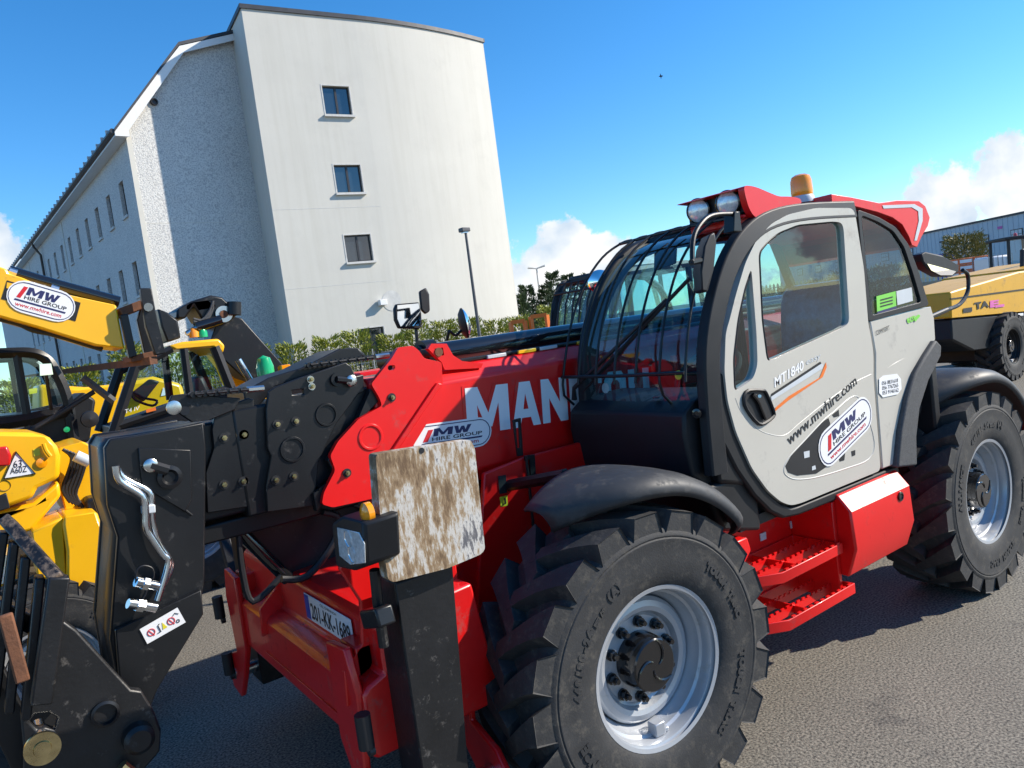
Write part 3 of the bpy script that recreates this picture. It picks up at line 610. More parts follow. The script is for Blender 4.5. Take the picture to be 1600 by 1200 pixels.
MB().cyl(PY(66, 1168, .70), PY(66, 1168, .70)+Vector((0, .2, 0)), .022, 18).build('locking_shaft', M['steel'], cgp)
MB().tube([PY(215, 1215, .76), PY(190, 1196, .76)], .02, 10).build('coupler_bolt', M['brass'], cgp)
def bar3(a, ya, b, yb, wx, wy, name, mt_, par):
    A_, B2 = PY(*a, ya), PY(*b, yb); d = (B2-A_).normalized(); side = Vector((0, 1, 0)); side = (side-d*side.dot(d)).normalized(); n_ = d.cross(side)
    vs_ = [P_+side*sa*wy+n_*sb*wx for P_ in (A_, B2) for sa, sb in ((-1, -1), (1, -1), (1, 1), (-1, 1))]
    return MB().add(vs_, [(0, 1, 2, 3), (7, 6, 5, 4), (0, 4, 5, 1), (1, 5, 6, 2), (2, 6, 7, 3), (3, 7, 4, 0)]).build(name, mt_, par, bevel=.006)
fcar = bar3((12, 815), 1.0, (94, 908), .72, .02, .035, 'carriage_top_bar', M['scuffed'], TH)
bar3((92, 900), .72, (64, 1098), .72, .03, .03, 'carriage_side_bar', M['black_worn'], fcar)
for k, (u0, v0, u1, v1, yy) in enumerate(((62, 900, 40, 1120, .80), (40, 868, 14, 1110, .86), (22, 846, -8, 1090, .92), (6, 830, -28, 1060, .98))):
    bar3((u0, v0), yy, (u1, v1), yy, .014, .04, 'carriage_slat', M['black'], fcar)
bar3((84, 990), .76, (-40, 930), 1.2, .03, .02, 'carriage_rail', M['black'], fcar)
bar3((8, 960), .70, (36, 1065), .70, .02, .012, 'fork_edge', M['rust'], fcar)
bar3((-40, 1010), 1.0, (50, 1200), 1.0, .05, .03, 'carriage_upright', M['black'], fcar)
# ------------------------------------------------------------------ cab of the red telehandler
yc = .08
door_out = [(1134, 520), (1132, 582), (1137, 627), (1150, 675), (1175, 732), (1200, 767), (1220, 784), (1236, 790), (1252, 786), (1376, 735), (1365, 590), (1365, 552), (1360, 520), (1357, 508), (1350, 420), (1336, 332), (1330, 325), (1275, 325), (1232, 335), (1205, 350), (1182, 375), (1165, 410), (1150, 460), (1140, 500)]
win = [(1185, 394), (1200, 376), (1217, 363), (1247, 351), (1300, 346), (1313, 347), (1318, 354), (1327, 498), (1325, 506), (1316, 513), (1203, 564), (1198, 562), (1190, 500)]
qwin = [(1174, 418), (1182, 520), (1184, 570), (1177, 592), (1147, 613), (1145, 560), (1152, 500), (1163, 450)]
doorT = .045
door = plateY(door_out, yc, doorT, [win, qwin], rd=.035).build('door', M['grey'], TH, bevel=.008)
MB().prism([PY(u, v, yc+.020) for u, v in win], (0, .005, 0)).build('door_glass', M['glass_dark'], door, smooth=0)
MB().prism([PY(u, v, yc+.020) for u, v in qwin], (0, .005, 0)).build('quarter_glass', M['glass_dark'], door, smooth=0)
def gasket(pix, y, r, name, mt_, par, sm=3):
    return MB().tube(rnd([PY(u, v, y) for u, v in pix], .035) if sm == 1 else smoothpts([PY(u, v, y) for u, v in pix], sm), r, 6, closed=True).build(name, mt_, par)
for w_ in (win, qwin):
    gasket([(u+(1253-u)*.0, v) for u, v in w_], yc+.016, .009, 'window_seal', M['plastic'], door, 1)
# swage lines and handle recess on the door skin
MB().tube(smoothpts([PY(u, v, yc+.0035) for u, v in ((1360, 585), (1330, 600), (1290, 628), (1250, 660), (1225, 680), (1200, 678), (1180, 668), (1158, 645), (1148, 622))], 5, False), [.005]*41, 6).build('door_swage', M['grey'], door)
leaf = [(1227, 728), (1235, 712), (1258, 688), (1285, 660), (1300, 648), (1330, 625), (1345, 640), (1360, 690), (1352, 715), (1320, 728), (1275, 741), (1245, 744), (1230, 738)]
gasket([(1293+(u-1293)*1.06, 690+(v-690)*1.09) for u, v in leaf], yc+.0065, .009, 'panel_recess_lip', M['grey'], door, 4)
dk = [(1227, 728), (1236, 712), (1258, 688), (1284, 660), (1294, 653), (1297, 662), (1286, 690), (1290, 730), (1275, 740), (1245, 743), (1231, 738)]
flat('dark_panel_decal', M['ink'], door, [PY(u, v, yc) for u, v in reversed(dk)], .001)
for q in (((1255, 706), (1264, 704), (1264, 714), (1256, 716)), ((1268, 729), (1273, 727), (1274, 733), (1268, 735))):
    flat('decal_square', M['bluegrey'], door, [PY(u, v, yc) for u, v in reversed(q)], .0025)
for q in (((1300, 648), (1310, 640), (1311, 650), (1303, 652)), ((1330, 705), (1336, 703), (1336, 711), (1331, 713)), ((1310, 713), (1320, 708), (1319, 719), (1312, 721))):
    flat('decal_square', M['ink'], door, [PY(u, v, yc) for u, v in reversed(q)], .001)
hcx = [(1163, 618), (1170, 610), (1190, 610), (1197, 614), (1209, 643), (1208, 651), (1195, 661), (1185, 662), (1172, 648), (1163, 632)]
hr = MB().prism([PY(u, v, yc) for u, v in hcx], (0, -.004, 0)).build('handle_recess', M['ink'], door, bevel=.002)
gasket(hcx, yc-.006, .009, 'handle_surround', M['plastic'], hr, 2)
MB().tube(smoothpts([PY(u, v, yc-.014) for u, v in ((1176, 616), (1184, 626), (1190, 640), (1196, 655))], 4, False), .009, 8).build('handle_lever', M['gloss_black'], hr)
MB().cyl(PY(1187, 619, yc-.01), PY(1187, 619, yc-.022), .008, 14).build('lock_barrel', M['steel'], hr)
def dline(pix, mt_, nm, o=.002): return flat(nm, M[mt_], door, [PY(u, v, yc) for u, v in reversed(pix)], o)
dline([(1204, 620), (1283, 568), (1286, 571), (1284, 576), (1205, 626)], 'bluegrey', 'model_stripe')
dline([(1205, 615), (1281, 565), (1283, 568), (1204, 620)], 'plastic', 'model_stripe')
dline([(1211, 637), (1232, 619), (1280, 590), (1290, 566), (1291, 574), (1285, 589), (1232, 625), (1210, 643)], 'orange', 'model_stripe')
ex_ = PY(1256, 576, yc)-PY(1210, 605, yc)
text('model_number', 'MT1840', M['white'], door, PY(1210, 606, yc), ex_, PY(1208, 591, yc)-PY(1210, 606, yc), bold=.02, shear=.15)
text('model_suffix', 'easy', M['bluegrey'], door, PY(1260, 573, yc), PY(1283, 562, yc)-PY(1260, 573, yc), PY(1259, 564, yc)-PY(1260, 573, yc), shear=.2)
text('web_address', 'www.mwhire.com', M['ink'], door, PY(1232, 697, yc), PY(1339, 600, yc)-PY(1232, 697, yc), PY(1228, 681, yc)-PY(1232, 697, yc), bold=.012)
hire_sticker(door, PY(1321, 673, yc), (PY(1361, 634, yc)-PY(1281, 712, yc))*.5, (PY(1314, 648, yc)-PY(1328, 699, yc))*.5, o=.004)
# rear quarter panel, window, arch trim
rq = plateY([(1360, 503), (1455, 479), (1460, 497), (1462, 530), (1445, 556), (1430, 582), (1417, 622), (1407, 672), (1403, 724), (1379, 733), (1368, 590), (1368, 552)], yc+.002, .045).build('rear_quarter_panel', M['grey'], TH, bevel=.008)
MB().tube([PY(u, v, yc+.006) for u, v in ((1369, 585), (1400, 566), (1440, 545))], [.003, .005, .002], 6).build('panel_swage', M['grey'], rq)
rw_o = [(1340, 327), (1375, 340), (1400, 355), (1420, 382), (1436, 425), (1452, 477), (1357, 503)]
rw_i = [(1346, 336), (1373, 347), (1396, 361), (1413, 386), (1427, 428), (1440, 472), (1362, 493)]
rwf = plateY(rw_o, yc+.004, .035, [rw_i], rd=.03).build('rear_window_frame', M['plastic'], TH, bevel=.004)
MB().prism([PY(u, v, yc+.016) for u, v in rw_i], (0, .005, 0)).build('rear_side_glass', M['glass_dark'], rwf, smooth=0)
flat('green_notice', M['green'], rwf, [PY(u, v, yc+.010) for u, v in ((1370, 487), (1400, 478), (1399, 455), (1369, 463))], .001)
flat('notice_footer', M['navy'], rwf, [PY(u, v, yc+.010) for u, v in ((1371, 493), (1401, 484), (1400, 478), (1370, 487))], .001)
for k in range(3): flat('notice_line', M['ink'], rwf, [PY(u, v, yc+.010) for u, v in ((1375, 470+5*k), (1394, 465+5*k), (1394, 463+5*k), (1375, 468+5*k))], .003)
flat('white_notice', M['bluegrey'], rwf, [PY(u, v, yc+.010) for u, v in ((1402, 477), (1426, 470), (1424, 449), (1400, 455))], .001)
text('trim_word', 'COMFORT', M['ink'], rq, PY(1369, 524, yc), PY(1390, 515, yc)-PY(1369, 524, yc), PY(1368, 517, yc)-PY(1369, 524, yc))
text('eco_word', 'eco', M['green'], rq, PY(1418, 506, yc), PY(1431, 500, yc)-PY(1418, 506, yc), PY(1416, 498, yc)-PY(1418, 506, yc), bold=.03)
flat('eco_leaf', M['green'], rq, [PY(u, v, yc) for u, v in ((1429, 503), (1437, 494), (1435, 491), (1427, 497))], .003)
ph = flat('phone_sticker', M['white'], rq, [PY(u, v, yc) for u, v in ((1373, 592), (1373, 614), (1379, 621), (1402, 616), (1408, 608), (1407, 592), (1401, 584), (1379, 587))], .002)
for k, s_ in enumerate(('056 8831618', '056 7767265', '053 9146162')):
    text('phone_line', s_, M['ink'], ph, PY(1377+.5*k, 602+7.5*k, yc), PY(1402+.5*k, 597+7.5*k, yc)-PY(1377+.5*k, 602+7.5*k, yc), PY(1377, 596+7.5*k, yc)-PY(1377, 602+7.5*k, yc), out=.004)
arch = plateY([(1463, 531), (1472, 541), (1471, 556), (1452, 594), (1438, 638), (1433, 682), (1434, 727), (1403, 731), (1404, 722), (1409, 672), (1419, 622), (1432, 582), (1447, 556)], yc-.03, .10, sm=0).build('arch_trim', M['trim'], TH, bevel=.012)
# cab base rail: bronze-black band round the door
band_in = [(1132, 582), (1137, 627), (1150, 675), (1175, 732), (1200, 769), (1220, 787), (1236, 793), (1253, 789), (1404, 727)]
band_out = [(1407, 742), (1250, 805), (1226, 810), (1205, 800), (1180, 775), (1152, 735), (1130, 692), (1115, 640), (1110, 590)]
plateY(band_in+band_out, yc+.012, .07).build('cab_rail', M['plastic'], TH, bevel=.012)
# A pillar, near and far, as bent bars
prof = [(.575, 1.30), (.585, 1.60), (.615, 1.86), (.70, 2.07), (.83, 2.26), (1.0, 2.395), (1.2, 2.465), (1.5, 2.495), (1.95, 2.50)]
def pillar(y, wdt, nm):
    pts = smoothpts([Vector((x, y, z)) for x, z in prof], 4, False)
    rows = []
    for i, p in enumerate(pts):
        t = (pts[min(i+1, len(pts)-1)]-pts[max(i-1, 0)]).normalized(); n_ = Vector((-t.z, 0, t.x))
        if n_.x > 0: n_ = -n_
        rows.append([p+n_*.02+Vector((0, -wdt/2+.01, 0)), p+n_*.028+Vector((0, wdt/2, 0)), p-n_*.06+Vector((0, wdt/2, 0)), p-n_*.075+Vector((0, -wdt/2, 0))])
    return MB().grid(rows, True).build(nm, M['plastic'], TH, bevel=.008)
pillar(yc+.028, .06, 'front_pillar'); pillar(.93, .06, 'front_pillar')
for y in (.93,):
    MB().tube([(1.95, y, 2.48), (1.97, y, 1.05)], .035, 4).tube([(2.42, y, 2.42), (2.68, y, 1.87), (2.70, y, 1.05)], .035, 4).tube([(.58, y, 1.32), (1.2, y, 1.0), (2.7, y, 1.0)], .035, 4).build('far_cab_frame', M['plastic'], TH, bevel=.008)
MB().prism([(x, .945, z) for x, z in ((.64, 1.60), (.66, 1.86), (.74, 2.05), (.87, 2.24), (1.04, 2.37), (1.22, 2.44), (1.93, 2.46), (1.95, 1.60))], (0, .005, 0)).build('far_side_glass', M['glass'], TH, smooth=0)
MB().prism([(x, .945, z) for x, z in ((1.99, 1.7), (1.98, 2.46), (2.4, 2.40), (2.64, 1.87), (2.64, 1.7))], (0, .005, 0)).build('far_side_glass', M['glass'], TH, smooth=0)
MB().prism([(x, .94, z) for x, z in ((.60, 1.28), (1.15, 1.0), (2.68, 1.0), (2.68, 1.68), (1.96, 1.60), (.62, 1.60))], (0, .02, 0)).build('far_side_panel', M['plastic'], TH)
# windscreen, curved in profile
wp = smoothpts([Vector((x, 0, z)) for x, z in [(.60, 1.60)]+prof[2:7]], 5, False)
MB().grid([[Vector((p.x-.012-.03*math.sin(math.pi*k/8), .145+.755*k/8, p.z)) for k in range(9)] for p in wp]).build('windscreen', M['glass'], TH, smooth=60)
MB().box(1.18, 1.26, .12, .92, 2.445, 2.475).build('header_rail', M['plastic'], TH, bevel=.01)
MB().prism([(2.44, .12, 2.40), (2.70, .12, 1.86), (2.70, .12, 1.7), (2.72, .12, 1.7), (2.72, .12, 1.87), (2.46, .12, 2.41)], (0, .8, 0)).build('rear_window', M['glass_dark'], TH, smooth=0)
MB().box(2.66, 2.74, .10, .95, 1.0, 1.70).build('cab_back_panel', M['plastic'], TH, bevel=.015)
MB().box(.75, 2.68, .13, .93, .98, 1.03).build('cab_floor', M['plastic'], TH)
# roof skin + red visors
MB().grid([[Vector((x, .115+.82*k/10, z-.015+.030*math.sin(math.pi*k/10))) for k in range(11)] for x, z in ((1.20, 2.48), (1.5, 2.512), (1.95, 2.515), (2.25, 2.49), (2.42, 2.43))]).build('roof_skin', M['plastic'], TH, solid=.03, smooth=60)
vp = rnd([PY(u, v, .095) for u, v in ((1162, 290), (1172, 290), (1184, 293), (1200, 300), (1217, 307), (1236, 307), (1251, 310), (1253, 319), (1225, 329), (1207, 337), (1192, 345), (1178, 338), (1170, 325), (1164, 303))], .03)
fv = MB().prism(vp, (0, .035, 0)).build('front_roof_visor', M['red'], TH, bevel=.008)
vb = [p+Vector((0, .036, 0)) for p in vp]
for p in vb:
    if p.z < 2.592: p.x = max(p.x, 1.10)
MB().prism(vb, (0, .385, 0)).build('visor_body', M['red'], fv, bevel=.008)
MB().prism([(1.085, .13, 2.47), (1.085, .51, 2.47), (1.085, .51, 2.595), (1.085, .13, 2.595)], (.03, 0, 0)).build('visor_face', M['plastic'], fv, bevel=.006)
MB().prism([(1.04, .131, 2.458), (1.04, .51, 2.470), (1.04, .51, 2.486), (1.04, .131, 2.474)], (.06, 0, 0)).build('visor_lip', M['red'], fv, bevel=.006)
for y in (.235, .42):
    c = Vector((1.062, y, 2.548)); d = Vector((-1, -.25, -.05)).normalized()
    lb = MB().rev([(-.04, .04), (0, .064), (.012, .064), (.014, .058)], c, d, 32).build('roof_work_lamp', M['gloss_black'], fv)
    MB().rev([(.008, .058), (.016, .044), (.02, .02), (.021, .001)], c, d, 32).build('lamp_glass', M['lens'], lb)
rv = MB().prism([PY(u, v, .095) for u, v in ((1299, 303), (1330, 308), (1374, 317), (1388, 315), (1402, 313), (1436, 314), (1446, 322), (1453, 340), (1450, 353), (1440, 370), (1433, 386), (1425, 383), (1420, 369), (1410, 351), (1395, 340), (1370, 331), (1335, 322), (1300, 319))], (0, .86, 0)).build('rear_roof_visor', M['red'], TH, bevel=.018)
flat('visor_stripe', M['bluegrey'], rv, [PY(u, v, .095) for u, v in reversed(((1378, 321), (1428, 319), (1441, 326), (1441, 345), (1432, 376), (1428, 376), (1435, 345), (1434, 330), (1424, 324), (1380, 326)))], .002)
# beacon
bc = MB().rev([(0, .062), (.03, .062), (.04, .055), (.04, .001)], (1.74, .26, 2.545), (0, 0, 1), 28).build('beacon_base', M['bluegrey'], TH)
MB().rev([(0, .055), (.02, .058), (.08, .056), (.105, .048), (.115, .03), (.117, .001)], (1.74, .26, 2.585), (0, 0, 1), 32).build('beacon_lens', M['orangelens'], bc)
# hood below the windscreen
hood_n = [(.50, 1.30), (.475, 1.50), (.49, 1.595), (.56, 1.64), (.66, 1.66), (.9, 1.66), (.9, 1.2), (.62, 1.2)]
MB().prism([(x, .16, z) for x, z in hood_n], (0, .80, 0)).prism([(x, .105, z) for x, z in ((.62, 1.25), (.585, 1.5), (.60, 1.60), (.66, 1.63), (.8, 1.6), (.8, 1.2))], (0, .06, 0)).build('cab_hood', M['plastic'], TH, bevel=.03)
MB().prism([(.53, .12, 1.25), (.9, .12, 1.25), (.9, .12, .95), (.62, .12, 1.02)], (0, .82, 0)).build('hood_skirt', M['plastic'], TH, bevel=.02)
MB().rev([(0, .022), (.006, .022), (.008, .012), (.002, .010), (.002, .001)], PX(1089, 646, .535), (-1, -.4, 0), 20).build('hood_cap', M['gloss_black'], TH)
MB().rev([(0, .02), (.006, .018), (.007, .001)], PZ(1026, 622, 1.655), (0, 0, 1), 20).build('washer_cap', M['gloss_black'], TH)
# windscreen guard
gb = [(.50, 1.74), (.53, 1.86), (.60, 2.05), (.72, 2.25), (.88, 2.40), (1.04, 2.475), (1.12, 2.49)]
guard = MB().tube([(.50, .14, 1.78), (.47, .52, 1.78), (.50, 1.0, 1.78)], .009, 8).build('screen_guard', M['black'], TH)
for k in range(7):
    y = .14+.86*k/6; yt = .17+.80*k/6
    pts = smoothpts([Vector((x-.03*math.sin(math.pi*k/6), y+(yt-y)*i/6, z)) for i, (x, z) in enumerate(gb)], 4, False)
    if k in (1, 6): pts = smoothpts([Vector((.56, y, 1.62)), Vector((.50, y, 1.68))], 3, False)+pts
    MB().tube(pts, .0068, 8).build('guard_bar', M['black'], guard)
MB().tube([(1.02, .165, 2.47), (1.0, .55, 2.475), (1.02, .97, 2.47)], .009, 8).build('guard_bar', M['black'], guard)
# wiper
MB().tube([(.50, .92, 1.66), (.49, .90, 1.72), (.60, .50, 2.0), (.66, .34, 2.12)], [.016, .012, .009, .007], 8).tube([(.52, .86, 1.70), (.615, .48, 1.99)], .007, 6).tube([(.52, .78, 1.76), (.70, .22, 2.2)], .010, 6).build('wiper', M['ink'], TH)
# near mirror on bent arm, hanging beside the front pillar
ym = .0
ma_ = MB().tube(smoothpts([PY(u, v, ym+.06*(1-i/5)) for i, (u, v) in enumerate(((1150, 334), (1120, 335), (1102, 342), (1087, 362), (1082, 385), (1082, 412)))], 4, False), .011, 10).build('mirror_arm', M['black'], TH)
plateY([(1148, 330), (1156, 330), (1160, 362), (1147, 362)], .04, .06).build('arm_bracket', M['black'], ma_, bevel=.004)
MB().prism([PY(u, v, ym) for u, v in ((1109, 366), (1117, 362), (1120, 378), (1116, 420), (1106, 457), (1097, 456), (1095, 420), (1100, 386))], (.10, .13, 0)).build('mirror_housing', M['plastic'], ma_, bevel=.010)
MB().tube([PY(1080, 410, ym), PY(1098, 406, ym+.02)], .014, 8).build('mirror_knuckle', M['black'], ma_)
# mirrors on the far front corner
fm = MB().tube([Vector((.40, 2.15, 1.36)), PY(652, 534, 2.3)], .014, 8).tube(smoothpts([PY(u, v, 2.3) for u, v in ((652, 534), (650, 515), (648, 495), (645, 480))], 3, False), .012, 8).build('mirror_stalk', M['black'], TH)
mh = MB().prism([PY(u, v, 2.27) for u, v in ((620, 475), (655, 472), (659, 490), (660, 510), (656, 514), (624, 513), (618, 500), (617, 482))], (0, .035, 0)).build('mirror_housing', M['plastic'], fm, bevel=.008)
mg = [PY(u, v, 2.268-.02*(u-621)/36) for u, v in ((621, 477), (654, 474), (657, 490), (657, 509), (626, 510), (621, 498))]
MB().prism(mg, (0, .001, 0)).build('mirror_glass', M['mirror'], mh, smooth=0)
MB().prism([PY(u, v, 2.36) for u, v in ((655, 455), (666, 449), (671, 460), (672, 486), (665, 491), (658, 484))], (.02, .05, 0)).build('mirror_housing', M['plastic'], fm, bevel=.01)
# interior
MB().prism(smoothpts([Vector((x, .30, z)) for x, z in ((1.55, 1.42), (1.60, 1.55), (2.05, 1.52), (2.14, 1.6), (2.20, 2.0), (2.30, 2.10), (2.38, 2.05), (2.34, 1.6), (2.26, 1.40), (1.9, 1.34))], 3), (0, .48, 0)).build('driver_seat', M['seat'], TH, bevel=.05)
MB().box(1.75, 2.2, .36, .72, 1.03, 1.36).build('seat_base', M['plastic'], TH, bevel=.02)
MB().box(1.7, 2.2, .80, .92, 1.5, 1.56).build('arm_rest', M['plastic'], TH, bevel=.02)
swc = Vector((1.13, .54, 1.70)); e1 = Vector((0, 1, 0)); e2 = Vector((.75, 0, .66)).normalized()
MB().tube([swc+(e1*math.cos(t*.2618)+e2*math.sin(t*.2618))*.19 for t in range(24)], .014, 8, closed=True).tube([swc-e1*.19, swc+e1*.19], .012, 6).tube([swc, swc-e2*.19], .012, 6).tube([swc, (.95, .54, 1.45)], .035, 10).build('steering_wheel', M['plastic'], TH)
MB().box(.75, .98, .2, .9, 1.05, 1.62).build('dashboard', M['plastic'], TH, bevel=.03)
MB().tube([(1.25, .86, 1.3), (1.22, .84, 1.75)], .012, 8).tube([(1.22, .84, 1.75), (1.22, .84, 1.80)], .025, 10).build('control_lever', M['redlens'], TH)
MB().prism([(.98, .55, 2.30), (1.0, .55, 2.38), (1.0, .70, 2.38), (.98, .70, 2.28)], (.02, 0, 0)).build('interior_mirror', M['plastic'], TH, bevel=.004)
MB().rev([(0, .028), (.001, .028), (.001, .001)], (.622, .80, 1.70), (-1, 0, .1), 18).build('screen_sticker', M['bluegrey'], TH, smooth=0)
MB().rev([(0, .022), (.001, .022), (.001, .001)], (.592, .26, 1.76), (-1, 0, .1), 16).build('screen_sticker', M['limeyellow'], TH, smooth=0)
# ---- fenders
def fender(cx, a0, a1, nm):
    secs = []; n = 26
    for i in range(n+1):
        t = i/n; a = R(a0+(a1-a0)*t)
        tp = min(1, (1-t)*2.4, t*7+.25); tp = math.sin(tp*math.pi/2)
        row = []
        for y, r in ((-.035, .70), (-.045, .722), (-.03, .752), (.01, .778), (.07, .790), (.16, .795), (.26, .795), (.36, .792), (.42, .786)):
            ymid = .30 if t > .5 else .22
            row.append(Vector((cx+r*math.cos(a), ymid+(y-ymid)*(.28+.72*tp), .64+(r-(1-tp)*.02)*math.sin(a))))
        secs.append(row)
    return MB().grid(secs).build(nm, M['fender'], TH, solid=.012, smooth=60)
fender(0, 33, 115, 'front_fender')
fender(3.07, 18, 126, 'rear_fender')
for cx in (0, 3.07):
    MB().grid([[Vector((cx+.8*math.cos(R(a)), 2.0, .64+.8*math.sin(R(a)))), Vector((cx+.8*math.cos(R(a)), 2.42, .64+.8*math.sin(R(a))))] for a in range(35, 130, 8)]).build('far_fender', M['fender'], TH, solid=.012)
    MB().tube([(cx, .45, 1.40), (cx, .95, 1.30)], .03, 8).build('fender_bracket', M['black'], TH)
# ---- tank box and steps
tb = [(1.52, .03, .62), (1.52, .02, .60), (1.52, .02, .92), (1.52, .12, 1.0)]
MB().prism([(1.50, .06, .545), (1.50, .005, .70), (1.50, .015, .90), (1.50, .085, .985), (1.50, .62, .985), (1.50, .62, .60)], (.62, 0, 0)).build('tool_box', M['red'], TH, bevel=.010)
c = Vector((2.0, .012, .865)); MB().rev([(0, .026), (.006, .026), (.008, .018), (.003, .016), (.003, .001)], c, (0, -1, 0), 24).build('box_lock', M['gloss_black'], TH)
MB().box(.66, 1.5, .36, .39, .42, 1.0).build('step_back_sheet', M['red'], TH, bevel=.004)
MB().box(1.470, 1.498, .10, .36, .42, .95).build('step_side_sheet', M['red'], TH, bevel=.004)
MB().prism([(.62, .36, .98), (.62, .12, .93), (.64, .10, .88), (.68, .20, .70), (.70, .36, .60)], (.03, 0, 0)).prism([(.60, .10, .96), (.76, .10, .96), (.78, .10, .89), (.72, .10, .84), (.62, .10, .86)], (0, .26, 0)).build('step_cheek', M['red'], TH, bevel=.01)
for u, v in ((1189, 838), (1236, 818)):
    MB().box(0, .05, 0, .006, 0, .04, M=Matrix.Translation(PY(u, v+8, .352))).build('maker_plate', M['bluegrey'], TH, bevel=.001)
def step(x0, x1, y0, z, nm):
    o = MB().prism([(x0, .36, z-.05), (x0, y0+.13, z-.05), (x0+.22, y0, z-.05), (x1, y0, z-.05), (x1, .36, z-.05)], (0, 0, .055), [[(x0+.012, .348, z-.05), (x0+.012, y0+.137, z-.05), (x0+.222, y0+.012, z-.05), (x1-.012, y0+.012, z-.05), (x1-.012, .348, z-.05)]]).build(nm, M['red'], TH, bevel=.003)
    for k in range(1, 3):
        y = y0+(.36-y0)*k/3; xa = x0+.012+max(0, (y0+.13-y)/.13*.22)
        b = MB().box(xa, x1-.012, y-.004, y+.004, z-.045, z-.006)
        n_ = int((x1-xa)/.045)
        for i in range(n_): b.box(xa+.02+i*.045, xa+.044+i*.045, y-.004, y+.004, z-.006, z+.006)
        b.build('tread_bar', M['red'], o)
    for xx in (x0+(x1-x0)*.5,):
        MB().box(xx-.004, xx+.004, y0+.013, .347, z-.045, z-.004).build('tread_bar', M['red'], o)
    n_ = int((x1-x0-.25)/.05); b = MB()
    for i in range(n_): b.box(x0+.25+i*.05, x0+.275+i*.05, y0+.001, y0+.011, z+.005, z+.014)
    b.build('tread_teeth', M['red'], o, kind='stuff')
step(.72, 1.47, .06, .735, 'upper_step'); step(.72, 1.53, .05, .50, 'lower_step')
# rear convex mirror on curved arm
ra = MB().tube(smoothpts([PY(u, v, .35) for u, v in ((1480, 484), (1500, 475), (1512, 455), (1512, 430), (1504, 422))], 5, False), .014, 10).build('rear_mirror_arm', M['black'], TH)
mr_o = [(1440, 397), (1448, 393), (1470, 398), (1499, 414), (1499, 425), (1490, 431), (1470, 431), (1450, 420), (1442, 408)]
MB().prism([PY(u, v, .34) for u, v in mr_o], (0, .07, 0)).build('rear_mirror', M['plastic'], ra, bevel=.012)
MB().prism([PY(u, v, .335) for u, v in ((1449, 412), (1494, 424), (1488, 430), (1470, 430), (1455, 422))], (0, .004, 0)).build('mirror_glass', M['mirror'], ra, smooth=0)
MB().tube([(2.72, .35, 1.72), PY(1480, 484, .35)], .016, 8).build('rear_arm_bracket', M['black'], ra)
MB().box(2.72, 2.85, .25, .45, 1.55, 1.75).build('rear_lamp_box', M['plastic'], TH, bevel=.02)
# ------------------------------------------------------------------ buildings
def roughcast(name, a, b, sc_=20, bump=.7):
    m_ = mat(name, a, .9, var=.06, scale=.6); t = m_.node_tree; bs = t.nodes['Principled BSDF']; tcn = t.nodes.new('ShaderNodeTexCoord')
    n1 = t.nodes.new('ShaderNodeTexNoise'); n1.inputs['Scale'].default_value = sc_; n1.inputs['Detail'].default_value = 3; n1.inputs['Roughness'].default_value = .7; t.links.new(tcn.outputs['Object'], n1.inputs['Vector'])
    rp = t.nodes.new('ShaderNodeValToRGB'); rp.color_ramp.elements[0].position = .40; rp.color_ramp.elements[0].color = (*[x/y for x, y in zip(b, a)], 1); rp.color_ramp.elements[1].position = .54; rp.color_ramp.elements[1].color = (1, 1, 1, 1); t.links.new(n1.outputs[0], rp.inputs[0])
    old = bs.inputs['Base Color'].links[0].from_socket; mm = t.nodes.new('ShaderNodeMix'); mm.data_type = 'RGBA'; mm.blend_type = 'MULTIPLY'; mm.inputs['Factor'].default_value = 1
    t.links.new(old, mm.inputs['A']); t.links.new(rp.outputs[0], mm.inputs['B']); t.links.new(mm.outputs['Result'], bs.inputs['Base Color'])
    bp = t.nodes.new('ShaderNodeBump'); bp.inputs['Strength'].default_value = bump; bp.inputs['Distance'].default_value = .03; t.links.new(n1.outputs[0], bp.inputs['Height']); t.links.new(bp.outputs[0], bs.inputs['Normal'])
    return m_
M['roughcast'] = roughcast('pebble dash', (.66, .65, .615), (.40, .40, .40))
M['render'] = mat('white render', (.60, .58, .52), .85, var=.035, scale=.35, bump=.12, bscale=3, dirt=(.575, .555, .50), dirtamt=.25)
def streaks(m_):
    t = m_.node_tree; bs = t.nodes['Principled BSDF']; tcn = t.nodes.new('ShaderNodeTexCoord'); mp_ = t.nodes.new('ShaderNodeMapping'); mp_.inputs['Scale'].default_value = (2.2, 2.2, .09); t.links.new(tcn.outputs['Object'], mp_.inputs[0])
    n1 = t.nodes.new('ShaderNodeTexNoise'); n1.inputs['Scale'].default_value = 1.5; n1.inputs['Detail'].default_value = 8; n1.inputs['Roughness'].default_value = .7; t.links.new(mp_.outputs[0], n1.inputs['Vector'])
    rp = t.nodes.new('ShaderNodeValToRGB'); rp.color_ramp.elements[0].position = .3; rp.color_ramp.elements[0].color = (.94, .935, .92, 1); rp.color_ramp.elements[1].position = .55; rp.color_ramp.elements[1].color = (1, 1, 1, 1); t.links.new(n1.outputs[0], rp.inputs[0])
    old = bs.inputs['Base Color'].links[0].from_socket; mm = t.nodes.new('ShaderNodeMix'); mm.data_type = 'RGBA'; mm.blend_type = 'MULTIPLY'; mm.inputs['Factor'].default_value = 1
    t.links.new(old, mm.inputs['A']); t.links.new(rp.outputs[0], mm.inputs['B']); t.links.new(mm.outputs['Result'], bs.inputs['Base Color'])
streaks(M['render'])
M['slate'] = mat('dark roof', (.035, .037, .045), .5, var=.2, scale=3)
M['upvc'] = mat('white fascia', (.75, .75, .74), .4, var=.03)
M['frame'] = mat('dark window frame', (.03, .028, .030), .4)
M['sill'] = mat('concrete sill', (.58, .57, .54), .8)
